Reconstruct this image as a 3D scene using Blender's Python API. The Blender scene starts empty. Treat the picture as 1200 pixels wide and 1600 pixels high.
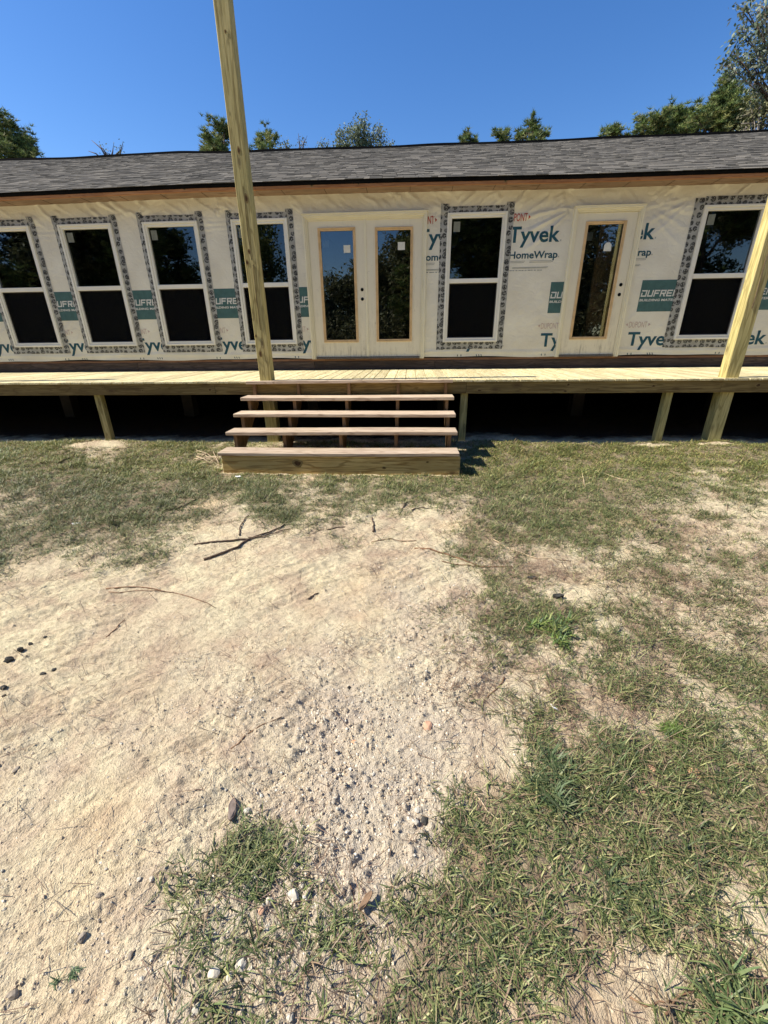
import bpy, bmesh, math, random
import numpy as np
from mathutils import Vector, Matrix

random.seed(11)
RNG = np.random.default_rng(11)
SC = bpy.context.scene
COL = SC.collection

# ------------------------------------------------------------------ camera, sky, sun, exposure
F, PITCH, YAW, ROLL, CAMZ = 649.28, -0.3937, -0.0643, -0.0123, 1.32
cy_, sy_, cp_, sp_ = math.cos(YAW), math.sin(YAW), math.cos(PITCH), math.sin(PITCH)
FWD = np.array([sy_ * cp_, cy_ * cp_, sp_])
_r = np.array([cy_, -sy_, 0.0])
_u = np.cross(_r, FWD)
RIGHT = math.cos(ROLL) * _r + math.sin(ROLL) * _u
UP = -math.sin(ROLL) * _r + math.cos(ROLL) * _u
EYE = np.array([0, 0, CAMZ])
cam = bpy.data.cameras.new('camera')
cam_o = bpy.data.objects.new('camera', cam)
COL.objects.link(cam_o)
m = Matrix.Identity(4)
for i in range(3):
    m[i][0], m[i][1], m[i][2], m[i][3] = RIGHT[i], UP[i], -FWD[i], EYE[i]
cam_o.matrix_world = m
cam.sensor_fit = 'VERTICAL'
cam.sensor_height = 24.0
cam.lens = 24.0 * F / 1600.0
cam.clip_start = 0.02
cam.clip_end = 2000
SC.camera = cam_o

SUN = Vector((-1.0, -0.09, 1.1)).normalized()
world = bpy.data.worlds.new('World')
SC.world = world
world.use_nodes = True
wt = world.node_tree
sky = wt.nodes.new('ShaderNodeTexSky')
sky.sky_type = 'NISHITA'
sky.sun_disc = False
sky.sun_elevation = math.asin(SUN.z)
sky.sun_rotation = math.atan2(SUN.x, SUN.y)
sky.air_density = 1.0
sky.dust_density = 0.25
sky.ozone_density = 2.5
hsv = wt.nodes.new('ShaderNodeHueSaturation')
hsv.inputs['Saturation'].default_value = 1.30
hsv.inputs['Hue'].default_value = 0.509
wt.links.new(sky.outputs[0], hsv.inputs['Color'])
wt.links.new(hsv.outputs[0], wt.nodes['Background'].inputs[0])
wt.nodes['Background'].inputs[1].default_value = 0.108
sun = bpy.data.lights.new('sun', 'SUN')
sun.energy = 5.0
sun.angle = math.radians(0.53)
sun.color = (1.0, 0.94, 0.84)
sun_o = bpy.data.objects.new('sun', sun)
COL.objects.link(sun_o)
sun_o.rotation_euler = SUN.to_track_quat('Z', 'Y').to_euler()
sun_o.location = (-20, -2, 22)
SC.view_settings.view_transform = 'Standard'
SC.view_settings.look = 'None'
SC.view_settings.gamma = 1.0
SC.view_settings.use_curve_mapping = False
SC.view_settings.exposure = 0.70
SC.render.engine = 'CYCLES'
SC.cycles.max_bounces = 7
SC.cycles.transparent_max_bounces = 12


# ------------------------------------------------------------------ pixel <-> place helpers (photo pixels, 1200 x 1600)
def ray(px, py):
    return FWD + RIGHT * (px - 600) / F - UP * (py - 800) / F


def at(px, py, Y):
    """point seen at a photo pixel on the vertical plane y = Y"""
    d = ray(px, py)
    return EYE + d * (Y / d[1])


def project(P):
    d = P - EYE
    z = d @ FWD
    z = np.where(np.abs(z) < 1e-6, 1e-6, z)
    return 600 + F * (d @ RIGHT) / z, 800 - F * (d @ UP) / z, z


# ------------------------------------------------------------------ noise (numpy)
def _hash(ix, iy, seed):
    h = (ix.astype(np.int64) * 374761393 + iy.astype(np.int64) * 668265263 + seed * 1442695041) & 0x7fffffff
    h = ((h ^ (h >> 13)) * 1274126177) & 0x7fffffff
    h = h ^ (h >> 16)
    return (h & 0xffffff) / float(0xffffff)


def vnoise(x, y, seed=0):
    ix, iy = np.floor(x), np.floor(y)
    fx, fy = x - ix, y - iy
    fx = fx * fx * fx * (fx * (fx * 6 - 15) + 10)
    fy = fy * fy * fy * (fy * (fy * 6 - 15) + 10)
    a, b = _hash(ix, iy, seed), _hash(ix + 1, iy, seed)
    c, d = _hash(ix, iy + 1, seed), _hash(ix + 1, iy + 1, seed)
    return (a * (1 - fx) + b * fx) * (1 - fy) + (c * (1 - fx) + d * fx) * fy


def fbm(x, y, oct=4, seed=0, gain=0.5):
    s, amp, tot = 0.0, 1.0, 0.0
    for o in range(oct):
        s = s + amp * (vnoise(x, y, seed + o * 17) - 0.5)
        tot += amp
        amp *= gain
        x, y = x * 2.03 + 11.3, y * 2.03 - 7.7
    return s / tot * 2


def sstep(a, b, x):
    t = np.clip((x - a) / (b - a), 0, 1)
    return t * t * (3 - 2 * t)


# ------------------------------------------------------------------ object helpers
def tag(o, label=None, cat=None, group=None, kind=None):
    if label: o['label'] = label
    if cat: o['category'] = cat
    if group: o['group'] = group
    if kind: o['kind'] = kind
    return o


def empty(name, loc=(0, 0, 0), rz=0):
    o = bpy.data.objects.new(name, None)
    o.location = loc
    o.rotation_euler = (0, 0, rz)
    o.empty_display_size = 0.1
    COL.objects.link(o)
    return o


def link(name, me, mat=None, parent=None, loc=None):
    o = bpy.data.objects.new(name, me)
    COL.objects.link(o)
    if mat is not None and len(me.materials) == 0:
        me.materials.append(mat)
    if parent is not None:
        o.parent = parent
    if loc is not None:
        o.location = loc
    return o


def mesh_np(name, V, Fq, smooth=False):
    """V (n,3), Fq (m,3|4) numpy"""
    V = np.asarray(V, dtype=np.float32)
    Fq = np.asarray(Fq, dtype=np.int32)
    me = bpy.data.meshes.new(name)
    k = Fq.shape[1]
    me.vertices.add(len(V))
    me.vertices.foreach_set('co', V.ravel())
    me.loops.add(Fq.size)
    me.loops.foreach_set('vertex_index', Fq.ravel())
    me.polygons.add(len(Fq))
    me.polygons.foreach_set('loop_start', np.arange(0, Fq.size, k, dtype=np.int32))
    me.polygons.foreach_set('loop_total', np.full(len(Fq), k, dtype=np.int32))
    me.polygons.foreach_set('use_smooth', np.full(len(Fq), smooth, dtype=bool))
    me.update(calc_edges=True)
    return me


def point_color(me, name, rgb):
    a = me.attributes.new(name, 'FLOAT_COLOR', 'POINT')
    c = np.ones((len(rgb), 4), dtype=np.float32)
    c[:, :rgb.shape[1]] = rgb
    a.data.foreach_set('color', c.ravel())


class MB:
    """collects shapes, builds ONE mesh"""
    def __init__(self):
        self.bm = bmesh.new()

    def box(self, x0, x1, y0, y1, z0, z1, rot=None, piv=None):
        vs = [self.bm.verts.new((x, y, z)) for x in (x0, x1) for y in (y0, y1) for z in (z0, z1)]
        for f in ((0, 1, 3, 2), (4, 6, 7, 5), (0, 4, 5, 1), (2, 3, 7, 6), (0, 2, 6, 4), (1, 5, 7, 3)):
            self.bm.faces.new([vs[i] for i in f])
        if rot is not None:
            bmesh.ops.rotate(self.bm, verts=vs, cent=piv or (0, 0, 0), matrix=rot)
        return self

    def prism(self, poly, axis, a, b):
        """poly: 2-D outline; axis = extrusion axis"""
        def P(u, v, w):
            return {'x': (w, u, v), 'y': (u, w, v), 'z': (u, v, w)}[axis]
        A = [self.bm.verts.new(P(u, v, a)) for u, v in poly]
        B = [self.bm.verts.new(P(u, v, b)) for u, v in poly]
        self.bm.faces.new(A)
        self.bm.faces.new(B[::-1])
        n = len(poly)
        for i in range(n):
            self.bm.faces.new([A[i], B[i], B[(i + 1) % n], A[(i + 1) % n]])
        return self

    def frame(self, x0, x1, z0, z1, w, y0, y1, wt=None, wb=None):
        wt = w if wt is None else wt
        wb = w if wb is None else wb
        self.box(x0, x0 + w, y0, y1, z0, z1)
        self.box(x1 - w, x1, y0, y1, z0, z1)
        self.box(x0 + w, x1 - w, y0, y1, z1 - wt, z1)
        if wb > 0:
            self.box(x0 + w, x1 - w, y0, y1, z0, z0 + wb)
        return self

    def tube(self, pts, rad, n=6, cap=True):
        add_tube(self.bm, pts, rad, n, cap)
        return self

    def mesh(self, name, bevel=0.0, smooth=False):
        bmesh.ops.recalc_face_normals(self.bm, faces=self.bm.faces[:])
        if bevel > 0:
            bmesh.ops.bevel(self.bm, geom=self.bm.edges[:], offset=bevel, segments=1, affect='EDGES', clamp_overlap=True)
        me = bpy.data.meshes.new(name)
        if smooth:
            for f in self.bm.faces: f.smooth = True
        self.bm.to_mesh(me)
        self.bm.free()
        return me

    def build(self, name, mat, parent=None, bevel=0.0, smooth=False, loc=None):
        return link(name, self.mesh(name, bevel, smooth), mat, parent, loc)


def add_tube(bm, pts, rad, n=6, cap=True):
    pts = [Vector(p) for p in pts]
    rings = []
    for i, p in enumerate(pts):
        d = (pts[min(i + 1, len(pts) - 1)] - pts[max(i - 1, 0)]).normalized()
        a = Vector((0, 0, 1)) if abs(d.z) < 0.9 else Vector((1, 0, 0))
        u = d.cross(a).normalized()
        v = d.cross(u)
        r = rad[i] if hasattr(rad, '__len__') else rad
        rings.append([bm.verts.new(p + (u * math.cos(2 * math.pi * k / n) + v * math.sin(2 * math.pi * k / n)) * r) for k in range(n)])
    for A, B in zip(rings, rings[1:]):
        for k in range(n):
            bm.faces.new([A[k], A[(k + 1) % n], B[(k + 1) % n], B[k]])
    if cap:
        bm.faces.new(rings[0][::-1])
        bm.faces.new(rings[-1])


# ------------------------------------------------------------------ materials
def new_mat(name, rough=0.8, spec=0.3):
    mt = bpy.data.materials.new(name)
    mt.use_nodes = True
    nt = mt.node_tree
    b = nt.nodes['Principled BSDF']
    b.inputs['Roughness'].default_value = rough
    b.inputs['Specular IOR Level'].default_value = spec
    return mt, nt, b


def N(nt, t, **kw):
    n = nt.nodes.new('ShaderNode' + t)
    for k, v in kw.items():
        if k in n.inputs: n.inputs[k].default_value = v
        else: setattr(n, k, v)
    return n


def ramp(nt, fac, stops, interp='LINEAR'):
    r = nt.nodes.new('ShaderNodeValToRGB')
    r.color_ramp.interpolation = interp
    el = r.color_ramp.elements
    while len(el) > 1: el.remove(el[-1])
    el[0].position = stops[0][0]
    el[0].color = (*stops[0][1], 1)
    for p, c in stops[1:]:
        e = el.new(p)
        e.color = (*c, 1)
    nt.links.new(fac, r.inputs[0])
    return r.outputs[0]


def mix(nt, fac, a, b, mode='MIX'):
    n = nt.nodes.new('ShaderNodeMix')
    n.data_type = 'RGBA'
    n.blend_type = mode
    for i, v in ((0, fac), (6, a), (7, b)):
        if isinstance(v, (int, float)): n.inputs[i].default_value = v
        elif isinstance(v, tuple): n.inputs[i].default_value = (*v, 1)
        else: nt.links.new(v, n.inputs[i])
    return n.outputs[2]


def mth(nt, op, a, b=None, c=None):
    n = nt.nodes.new('ShaderNodeMath')
    n.operation = op
    for i, v in enumerate((a, b, c)):
        if v is None: continue
        if isinstance(v, (int, float)): n.inputs[i].default_value = v
        else: nt.links.new(v, n.inputs[i])
    return n.outputs[0]


def coords(nt, scale=(1, 1, 1), rand=True, offs=(0, 0, 0)):
    tc = nt.nodes.new('ShaderNodeTexCoord')
    src = tc.outputs['Object']
    if rand:
        oi = nt.nodes.new('ShaderNodeObjectInfo')
        v = nt.nodes.new('ShaderNodeVectorMath')
        v.operation = 'MULTIPLY_ADD'
        nt.links.new(oi.outputs['Random'], v.inputs[0])
        v.inputs[1].default_value = (37.0, 53.0, 71.0)
        nt.links.new(src, v.inputs[2])
        src = v.outputs[0]
    mp = nt.nodes.new('ShaderNodeMapping')
    mp.inputs['Scale'].default_value = scale
    mp.inputs['Location'].default_value = offs
    nt.links.new(src, mp.inputs[0])
    return mp.outputs[0], src


def bump(nt, b, height, strength=0.4, dist=0.01, normal=None):
    n = nt.nodes.new('ShaderNodeBump')
    n.inputs['Strength'].default_value = strength
    n.inputs['Distance'].default_value = dist
    nt.links.new(height, n.inputs['Height'])
    if normal is not None: nt.links.new(normal, n.inputs['Normal'])
    nt.links.new(n.outputs[0], b.inputs['Normal'])
    return n.outputs[0]


def wood(name, axis, base, dark, light, knots=0.6, grain=1.0, knotcol=(0.10, 0.055, 0.025), dirt=0.0, rough=0.75, stain=None, varamt=0.5):
    """lumber with grain running along axis"""
    mt, nt, b = new_mat(name, rough, 0.25)
    ax = 'xyz'.index(axis)
    s = [1.0, 1.0, 1.0]
    s[ax] = 0.05
    v, raw = coords(nt, tuple(k * 42 for k in s))
    n1 = N(nt, 'TexNoise', Scale=1.0, Detail=6.0, Roughness=0.62, Distortion=1.1)
    nt.links.new(v, n1.inputs['Vector'])
    col = ramp(nt, n1.outputs[0], [(0.33, dark), (0.47, base), (0.66, light)])
    s2 = [9.0] * 3
    s2[ax] = 0.9
    mp = nt.nodes.new('ShaderNodeMapping')
    mp.inputs['Scale'].default_value = s2
    nt.links.new(raw, mp.inputs[0])
    wv = nt.nodes.new('ShaderNodeTexNoise')
    wv.inputs['Scale'].default_value = 1.0
    wv.inputs['Detail'].default_value = 2.0
    nt.links.new(mp.outputs[0], wv.inputs['Vector'])
    rings = mth(nt, 'SINE', mth(nt, 'MULTIPLY', wv.outputs[0], 60.0 * grain))
    rmask = ramp(nt, rings, [(0.55, (0, 0, 0)), (0.95, (1, 1, 1))])
    col = mix(nt, mth(nt, 'MULTIPLY', rmask, 0.65), col, dark)
    # knots
    s3 = [7.0] * 3
    s3[ax] = 2.6
    mp3 = nt.nodes.new('ShaderNodeMapping')
    mp3.inputs['Scale'].default_value = s3
    nt.links.new(raw, mp3.inputs[0])
    vo = N(nt, 'TexVoronoi', Scale=0.95)
    nt.links.new(mp3.outputs[0], vo.inputs['Vector'])
    kn = ramp(nt, vo.outputs['Distance'], [(0.07, (1, 1, 1)), (0.12, (0.35, 0.35, 0.35)), (0.145, (0.6, 0.6, 0.6)), (0.20, (0, 0, 0))])
    col = mix(nt, mth(nt, 'MULTIPLY', kn, knots), col, knotcol)
    # broad tone changes
    n3 = N(nt, 'TexNoise', Scale=1.7, Detail=3.0)
    nt.links.new(raw, n3.inputs['Vector'])
    col = mix(nt, ramp(nt, n3.outputs[0], [(0.35, (0, 0, 0)), (0.7, (varamt, varamt, varamt))]), col, stain or dark)
    oi = nt.nodes.new('ShaderNodeObjectInfo')
    hs = nt.nodes.new('ShaderNodeHueSaturation')
    nt.links.new(col, hs.inputs['Color'])
    nt.links.new(mth(nt, 'MULTIPLY_ADD', oi.outputs['Random'], 0.34, 0.83), hs.inputs['Value'])
    nt.links.new(hs.outputs[0], b.inputs['Base Color'])
    hb = mth(nt, 'ADD', n1.outputs[0], mth(nt, 'MULTIPLY', rmask, 0.25))
    bump(nt, b, hb, 0.35, 0.004)
    return mt


def flat(name, rgb, rough=0.6, spec=0.3, var=0.12, scale=12, metal=0.0):
    mt, nt, b = new_mat(name, rough, spec)
    v, _ = coords(nt, (scale,) * 3)
    n = N(nt, 'TexNoise', Scale=1.0, Detail=4.0)
    nt.links.new(v, n.inputs['Vector'])
    lo = tuple(c * (1 - var) for c in rgb)
    hi = tuple(min(1, c * (1 + var)) for c in rgb)
    nt.links.new(ramp(nt, n.outputs[0], [(0.3, lo), (0.7, hi)]), b.inputs['Base Color'])
    b.inputs['Metallic'].default_value = metal
    return mt


M = {}
DECKC = dict(base=(0.62, 0.53, 0.29), dark=(0.38, 0.31, 0.145), light=(0.71, 0.63, 0.40))
M['deck'] = wood('deck_lumber', 'y', knots=0.5, varamt=0.25, **DECKC)
M['rim'] = wood('rim_lumber', 'x', (0.25, 0.175, 0.06), (0.13, 0.085, 0.028), (0.34, 0.25, 0.095), knots=0.8)
M['post'] = wood('post_lumber', 'z', (0.46, 0.375, 0.145), (0.23, 0.175, 0.058), (0.60, 0.51, 0.23), knots=0.9, grain=0.8, stain=(0.32, 0.30, 0.12))
M['tread'] = wood('tread_lumber', 'x', (0.53, 0.41, 0.27), (0.27, 0.18, 0.11), (0.66, 0.54, 0.39), knots=0.45, varamt=0.4, stain=(0.42, 0.31, 0.24))
M['riser'] = wood('riser_lumber', 'x', (0.66, 0.45, 0.155), (0.28, 0.165, 0.045), (0.76, 0.57, 0.23), knots=0.9, grain=0.8)
M['stringer'] = wood('stringer_lumber', 'z', (0.20, 0.12, 0.055), (0.12, 0.07, 0.03), (0.27, 0.17, 0.085), knots=0.5)
M['fascia'] = wood('fascia_lumber', 'x', (0.40, 0.185, 0.075), (0.28, 0.12, 0.045), (0.48, 0.25, 0.11), knots=0.8)
M['soffit'] = wood('soffit_lumber', 'x', (0.27, 0.185, 0.125), (0.17, 0.11, 0.07), (0.34, 0.25, 0.18), knots=0.9)
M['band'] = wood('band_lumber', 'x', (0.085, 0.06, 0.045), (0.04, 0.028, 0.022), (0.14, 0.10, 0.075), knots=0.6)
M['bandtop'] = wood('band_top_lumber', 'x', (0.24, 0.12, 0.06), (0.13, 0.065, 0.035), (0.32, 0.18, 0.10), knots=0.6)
M['pier'] = flat('dark_pier', (0.045, 0.035, 0.028))  # near black: the underfloor shade is put into this colour
M['stud'] = wood('stud_lumber', 'z', (0.50, 0.42, 0.34), (0.38, 0.31, 0.24), (0.6, 0.52, 0.44), knots=0.2)
M['osb'] = flat('interior_board', (0.34, 0.19, 0.09), 0.9, 0.1, 0.35, 30)
M['vinyl'] = flat('white_vinyl', (0.75, 0.73, 0.64), 0.45, 0.4, 0.04, 3)
M['trimwood'] = flat('lite_trim', (0.60, 0.42, 0.22), 0.6, 0.3, 0.15, 9)
M['black'] = flat('bore_hole_black', (0.008, 0.008, 0.008), 0.9, 0.1)
M['alu'] = flat('threshold_metal', (0.10, 0.09, 0.085), 0.5, 0.4, 0.5, 60)
M['sticker'] = flat('white_sticker', (0.62, 0.62, 0.55), 0.7, 0.2, 0.06, 20)
M['dullsticker'] = flat('dull_sticker', (0.20, 0.21, 0.17), 0.7, 0.2, 0.15, 20)
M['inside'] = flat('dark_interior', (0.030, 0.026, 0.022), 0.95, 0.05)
M['screen'] = flat('insect_screen', (0.012, 0.012, 0.011), 0.9, 0.1, 0.2, 3)
M['drip'] = flat('black_drip_edge', (0.006, 0.006, 0.006), 0.95, 0.05, 0.3, 5)
M['teal'] = flat('teal_print', (0.018, 0.078, 0.105), 0.65, 0.25, 0.15, 15)
M['block'] = flat('green_print', (0.058, 0.125, 0.120), 0.65, 0.25, 0.14, 12)
M['redp'] = flat('red_print', (0.42, 0.055, 0.030), 0.65, 0.25, 0.15, 15)
M['faint'] = flat('faint_print', (0.50, 0.38, 0.33), 0.7, 0.2, 0.10, 15)
M['grayp'] = flat('grey_print', (0.30, 0.31, 0.28), 0.7, 0.2, 0.2, 40)
M['whitep'] = flat('white_print', (0.62, 0.62, 0.57), 0.65, 0.25, 0.05, 15)


def mk_door():
    mt, nt, b = new_mat('primed_door', 0.5, 0.35)
    v, raw = coords(nt, (3, 3, 3))
    n = N(nt, 'TexNoise', Scale=1.5, Detail=6.0, Roughness=0.65)
    nt.links.new(v, n.inputs['Vector'])
    mp = nt.nodes.new('ShaderNodeMapping')
    mp.inputs['Scale'].default_value = (30, 30, 3.5)
    nt.links.new(raw, mp.inputs[0])
    n2 = N(nt, 'TexNoise', Scale=1.0, Detail=5.0, Roughness=0.7)
    nt.links.new(mp.outputs[0], n2.inputs['Vector'])
    tc = nt.nodes.new('ShaderNodeTexCoord')
    sx = nt.nodes.new('ShaderNodeSeparateXYZ')
    nt.links.new(tc.outputs['Object'], sx.inputs[0])
    low = ramp(nt, mth(nt, 'MULTIPLY', sx.outputs[2], 1.0), [(0.0, (1, 1, 1)), (0.24, (0.45, 0.45, 0.45)), (0.9, (0.14, 0.14, 0.14))])
    d = ramp(nt, n2.outputs[0], [(0.46, (0, 0, 0)), (0.72, (1, 1, 1))])
    d1 = ramp(nt, n.outputs[0], [(0.40, (0, 0, 0)), (0.62, (1, 1, 1))])
    dirt = mth(nt, 'MULTIPLY', mth(nt, 'MULTIPLY', d, d1), low)
    col = mix(nt, dirt, (0.72, 0.67, 0.52), (0.24, 0.21, 0.155))
    # handling scuffs
    v4, _ = coords(nt, (16, 16, 9))
    n4 = N(nt, 'TexNoise', Scale=1.0, Detail=7.0, Roughness=0.75, Distortion=1.5)
    nt.links.new(v4, n4.inputs['Vector'])
    sc = ramp(nt, n4.outputs[0], [(0.63, (0, 0, 0)), (0.68, (0.55, 0.55, 0.55))])
    col = mix(nt, sc, col, (0.30, 0.27, 0.23))
    nt.links.new(col, b.inputs['Base Color'])
    return mt


M['door'] = mk_door()
M['casing'] = flat('door_casing', (0.74, 0.69, 0.51), 0.5, 0.35, 0.05, 4)


def mk_glass(name, refl, tint):
    mt = bpy.data.materials.new(name)
    mt.use_nodes = True
    nt = mt.node_tree
    nt.nodes.remove(nt.nodes['Principled BSDF'])
    out = nt.nodes['Material Output']
    g = N(nt, 'BsdfGlossy', Roughness=0.004)
    g.inputs['Color'].default_value = (0.92, 0.95, 1.0, 1)
    t = nt.nodes.new('ShaderNodeBsdfTransparent')
    t.inputs['Color'].default_value = (*tint, 1)
    fr = N(nt, 'Fresnel', IOR=1.5)
    f = mth(nt, 'ADD', mth(nt, 'MULTIPLY', fr.outputs[0], 0.9), refl)
    # slight waviness of the pane
    tc = nt.nodes.new('ShaderNodeTexCoord')
    n = N(nt, 'TexNoise', Scale=1.6, Detail=1.0)
    nt.links.new(tc.outputs['Object'], n.inputs['Vector'])
    bp = N(nt, 'Bump', Strength=0.05, Distance=0.02)
    nt.links.new(n.outputs[0], bp.inputs['Height'])
    nt.links.new(bp.outputs[0], g.inputs['Normal'])
    mx = nt.nodes.new('ShaderNodeMixShader')
    nt.links.new(f, mx.inputs[0])
    nt.links.new(t.outputs[0], mx.inputs[1])
    nt.links.new(g.outputs[0], mx.inputs[2])
    nt.links.new(mx.outputs[0], out.inputs[0])
    return mt


M['glass'] = mk_glass('window_glass', 0.035, (0.5, 0.52, 0.5))
M['doorglass'] = mk_glass('door_glass', 0.065, (0.7, 0.72, 0.7))


def mk_wrap():
    mt, nt, b = new_mat('house_wrap_sheet', 0.55, 0.35)
    tc = nt.nodes.new('ShaderNodeTexCoord')
    n = N(nt, 'TexNoise', Scale=2.2, Detail=4.0)
    nt.links.new(tc.outputs['Object'], n.inputs['Vector'])
    nf = N(nt, 'TexNoise', Scale=160.0, Detail=2.0)
    nt.links.new(tc.outputs['Object'], nf.inputs['Vector'])
    col = ramp(nt, n.outputs[0], [(0.3, (0.69, 0.65, 0.53)), (0.7, (0.81, 0.78, 0.65))])
    col = mix(nt, 0.12, col, nf.outputs[0], 'MULTIPLY')
    nt.links.new(col, b.inputs['Base Color'])
    mp = nt.nodes.new('ShaderNodeMapping')
    mp.inputs['Scale'].default_value = (1.0, 1, 1.6)
    mp.inputs['Rotation'].default_value = (0, 0.7, 0)
    nt.links.new(tc.outputs['Object'], mp.inputs[0])
    n2 = N(nt, 'TexNoise', Scale=7.0, Detail=5.0, Roughness=0.6, Distortion=1.2)
    nt.links.new(mp.outputs[0], n2.inputs['Vector'])
    bump(nt, b, n2.outputs[0], 0.5, 0.02)
    return mt


def mk_tape():
    mt, nt, b = new_mat('flashing_tape_film', 0.5, 0.35)
    tc = nt.nodes.new('ShaderNodeTexCoord')
    vo = N(nt, 'TexVoronoi', Scale=11.0, Randomness=0.35)
    nt.links.new(tc.outputs['Object'], vo.inputs['Vector'])
    cl = ramp(nt, vo.outputs['Distance'], [(0.40, (1, 1, 1)), (0.47, (0.0, 0.0, 0.0))])
    n = N(nt, 'TexNoise', Scale=62.0, Detail=2.0, Roughness=0.55, Distortion=0.7)
    nt.links.new(tc.outputs['Object'], n.inputs['Vector'])
    pr = ramp(nt, n.outputs[0], [(0.40, (0, 0, 0)), (0.46, (1, 1, 1))])
    n2 = N(nt, 'TexNoise', Scale=5.0, Detail=3.0)
    nt.links.new(tc.outputs['Object'], n2.inputs['Vector'])
    base = ramp(nt, n2.outputs[0], [(0.3, (0.29, 0.29, 0.26)), (0.7, (0.42, 0.42, 0.39))])
    col = mix(nt, mth(nt, 'MULTIPLY', cl, pr), base, (0.035, 0.036, 0.034))
    nt.links.new(col, b.inputs['Base Color'])
    bump(nt, b, n2.outputs[0], 0.3, 0.02)
    return mt


def mk_shingle():
    mt, nt, b = new_mat('asphalt_shingle', 1.0, 0.03)
    g = nt.nodes.new('ShaderNodeNewGeometry')
    oi = nt.nodes.new('ShaderNodeObjectInfo')
    r = mth(nt, 'FRACT', mth(nt, 'ADD', g.outputs['Random Per Island'], mth(nt, 'MULTIPLY', oi.outputs['Random'], 7.31)))
    c = ramp(nt, r, [(0.0, (0.082, 0.078, 0.068)), (0.3, (0.120, 0.113, 0.098)), (0.6, (0.150, 0.140, 0.121)), (0.85, (0.200, 0.184, 0.156)), (1.0, (0.100, 0.093, 0.081))])
    tc = nt.nodes.new('ShaderNodeTexCoord')
    n = N(nt, 'TexNoise', Scale=320.0, Detail=2.0)
    nt.links.new(tc.outputs['Object'], n.inputs['Vector'])
    n2 = N(nt, 'TexNoise', Scale=4.0, Detail=3.0)
    nt.links.new(g.outputs['Position'], n2.inputs['Vector'])
    c = mix(nt, 0.7, c, ramp(nt, n.outputs[0], [(0.3, (0.5, 0.5, 0.5)), (0.7, (1.4, 1.4, 1.4))]), 'MULTIPLY')
    c = mix(nt, 0.6, c, ramp(nt, n2.outputs[0], [(0.35, (0.8, 0.8, 0.82)), (0.65, (1.2, 1.17, 1.12))]), 'MULTIPLY')
    nt.links.new(c, b.inputs['Base Color'])
    bump(nt, b, n.outputs[0], 0.5, 0.003)
    return mt


def mk_attr(name, attr, rough=0.7, spec=0.3, trans=0.0, noise=0.0):
    mt, nt, b = new_mat(name, rough, spec)
    a = nt.nodes.new('ShaderNodeAttribute')
    a.attribute_name = attr
    col = a.outputs['Color']
    if noise:
        tc = nt.nodes.new('ShaderNodeTexCoord')
        n = N(nt, 'TexNoise', Scale=noise, Detail=4.0)
        nt.links.new(tc.outputs['Object'], n.inputs['Vector'])
        col = mix(nt, 0.8, col, ramp(nt, n.outputs[0], [(0.3, (0.6, 0.6, 0.6)), (0.7, (1.35, 1.35, 1.35))]), 'MULTIPLY')
        bump(nt, b, n.outputs[0], 0.5, 0.01)
    nt.links.new(col, b.inputs['Base Color'])
    if trans > 0:
        tr = nt.nodes.new('ShaderNodeBsdfTranslucent')
        nt.links.new(col, tr.inputs['Color'])
        mx = nt.nodes.new('ShaderNodeMixShader')
        mx.inputs[0].default_value = trans
        nt.links.new(b.outputs[0], mx.inputs[1])
        nt.links.new(tr.outputs[0], mx.inputs[2])
        nt.links.new(mx.outputs[0], nt.nodes['Material Output'].inputs[0])
    return mt


M['wrap'] = mk_wrap()
M['tape'] = mk_tape()
M['shingle'] = mk_shingle()
M['blade'] = mk_attr('grass_blades', 'tint', 0.52, 0.35, 0.15)
M['leaf'] = mk_attr('tree_leaves', 'tint', 0.6, 0.25, 0.25)
M['gravel'] = mk_attr('gravel_stone', 'tint', 0.9, 0.15, 0.0, 90.0)
M['bark'] = flat('bark', (0.13, 0.095, 0.07), 0.9, 0.1, 0.45, 14)
M['palebark'] = flat('pale_bark', (0.36, 0.31, 0.26), 0.9, 0.1, 0.3, 14)
M['twig'] = flat('twig_bark', (0.12, 0.085, 0.06), 0.9, 0.1, 0.4, 60)
M['reedtwig'] = flat('reddish_twig', (0.22, 0.13, 0.075), 0.9, 0.1, 0.35, 60)
M['strawtwig'] = flat('dry_stalk', (0.52, 0.40, 0.25), 0.8, 0.2, 0.2, 60)
M['pebble'] = flat('grey_pebble', (0.30, 0.25, 0.19), 0.95, 0.1, 0.3, 50)
M['clod'] = flat('dark_clod', (0.055, 0.052, 0.045), 0.95, 0.1, 0.5, 50)
M['whitestone'] = flat('pale_stone', (0.56, 0.50, 0.39), 0.9, 0.15, 0.2, 45)
M['orangestone'] = flat('orange_stone', (0.62, 0.36, 0.20), 0.9, 0.15, 0.2, 40)
M['redstone'] = flat('reddish_clay', (0.50, 0.29, 0.18), 0.95, 0.1, 0.25, 40)
M['chip'] = flat('weathered_bark', (0.20, 0.155, 0.125), 0.9, 0.1, 0.3, 60)
M['brownchip'] = flat('brown_chip', (0.25, 0.16, 0.095), 0.9, 0.1, 0.3, 60)
M['paper'] = flat('white_scrap', (0.78, 0.76, 0.70), 0.8, 0.2, 0.05, 30)

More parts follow.
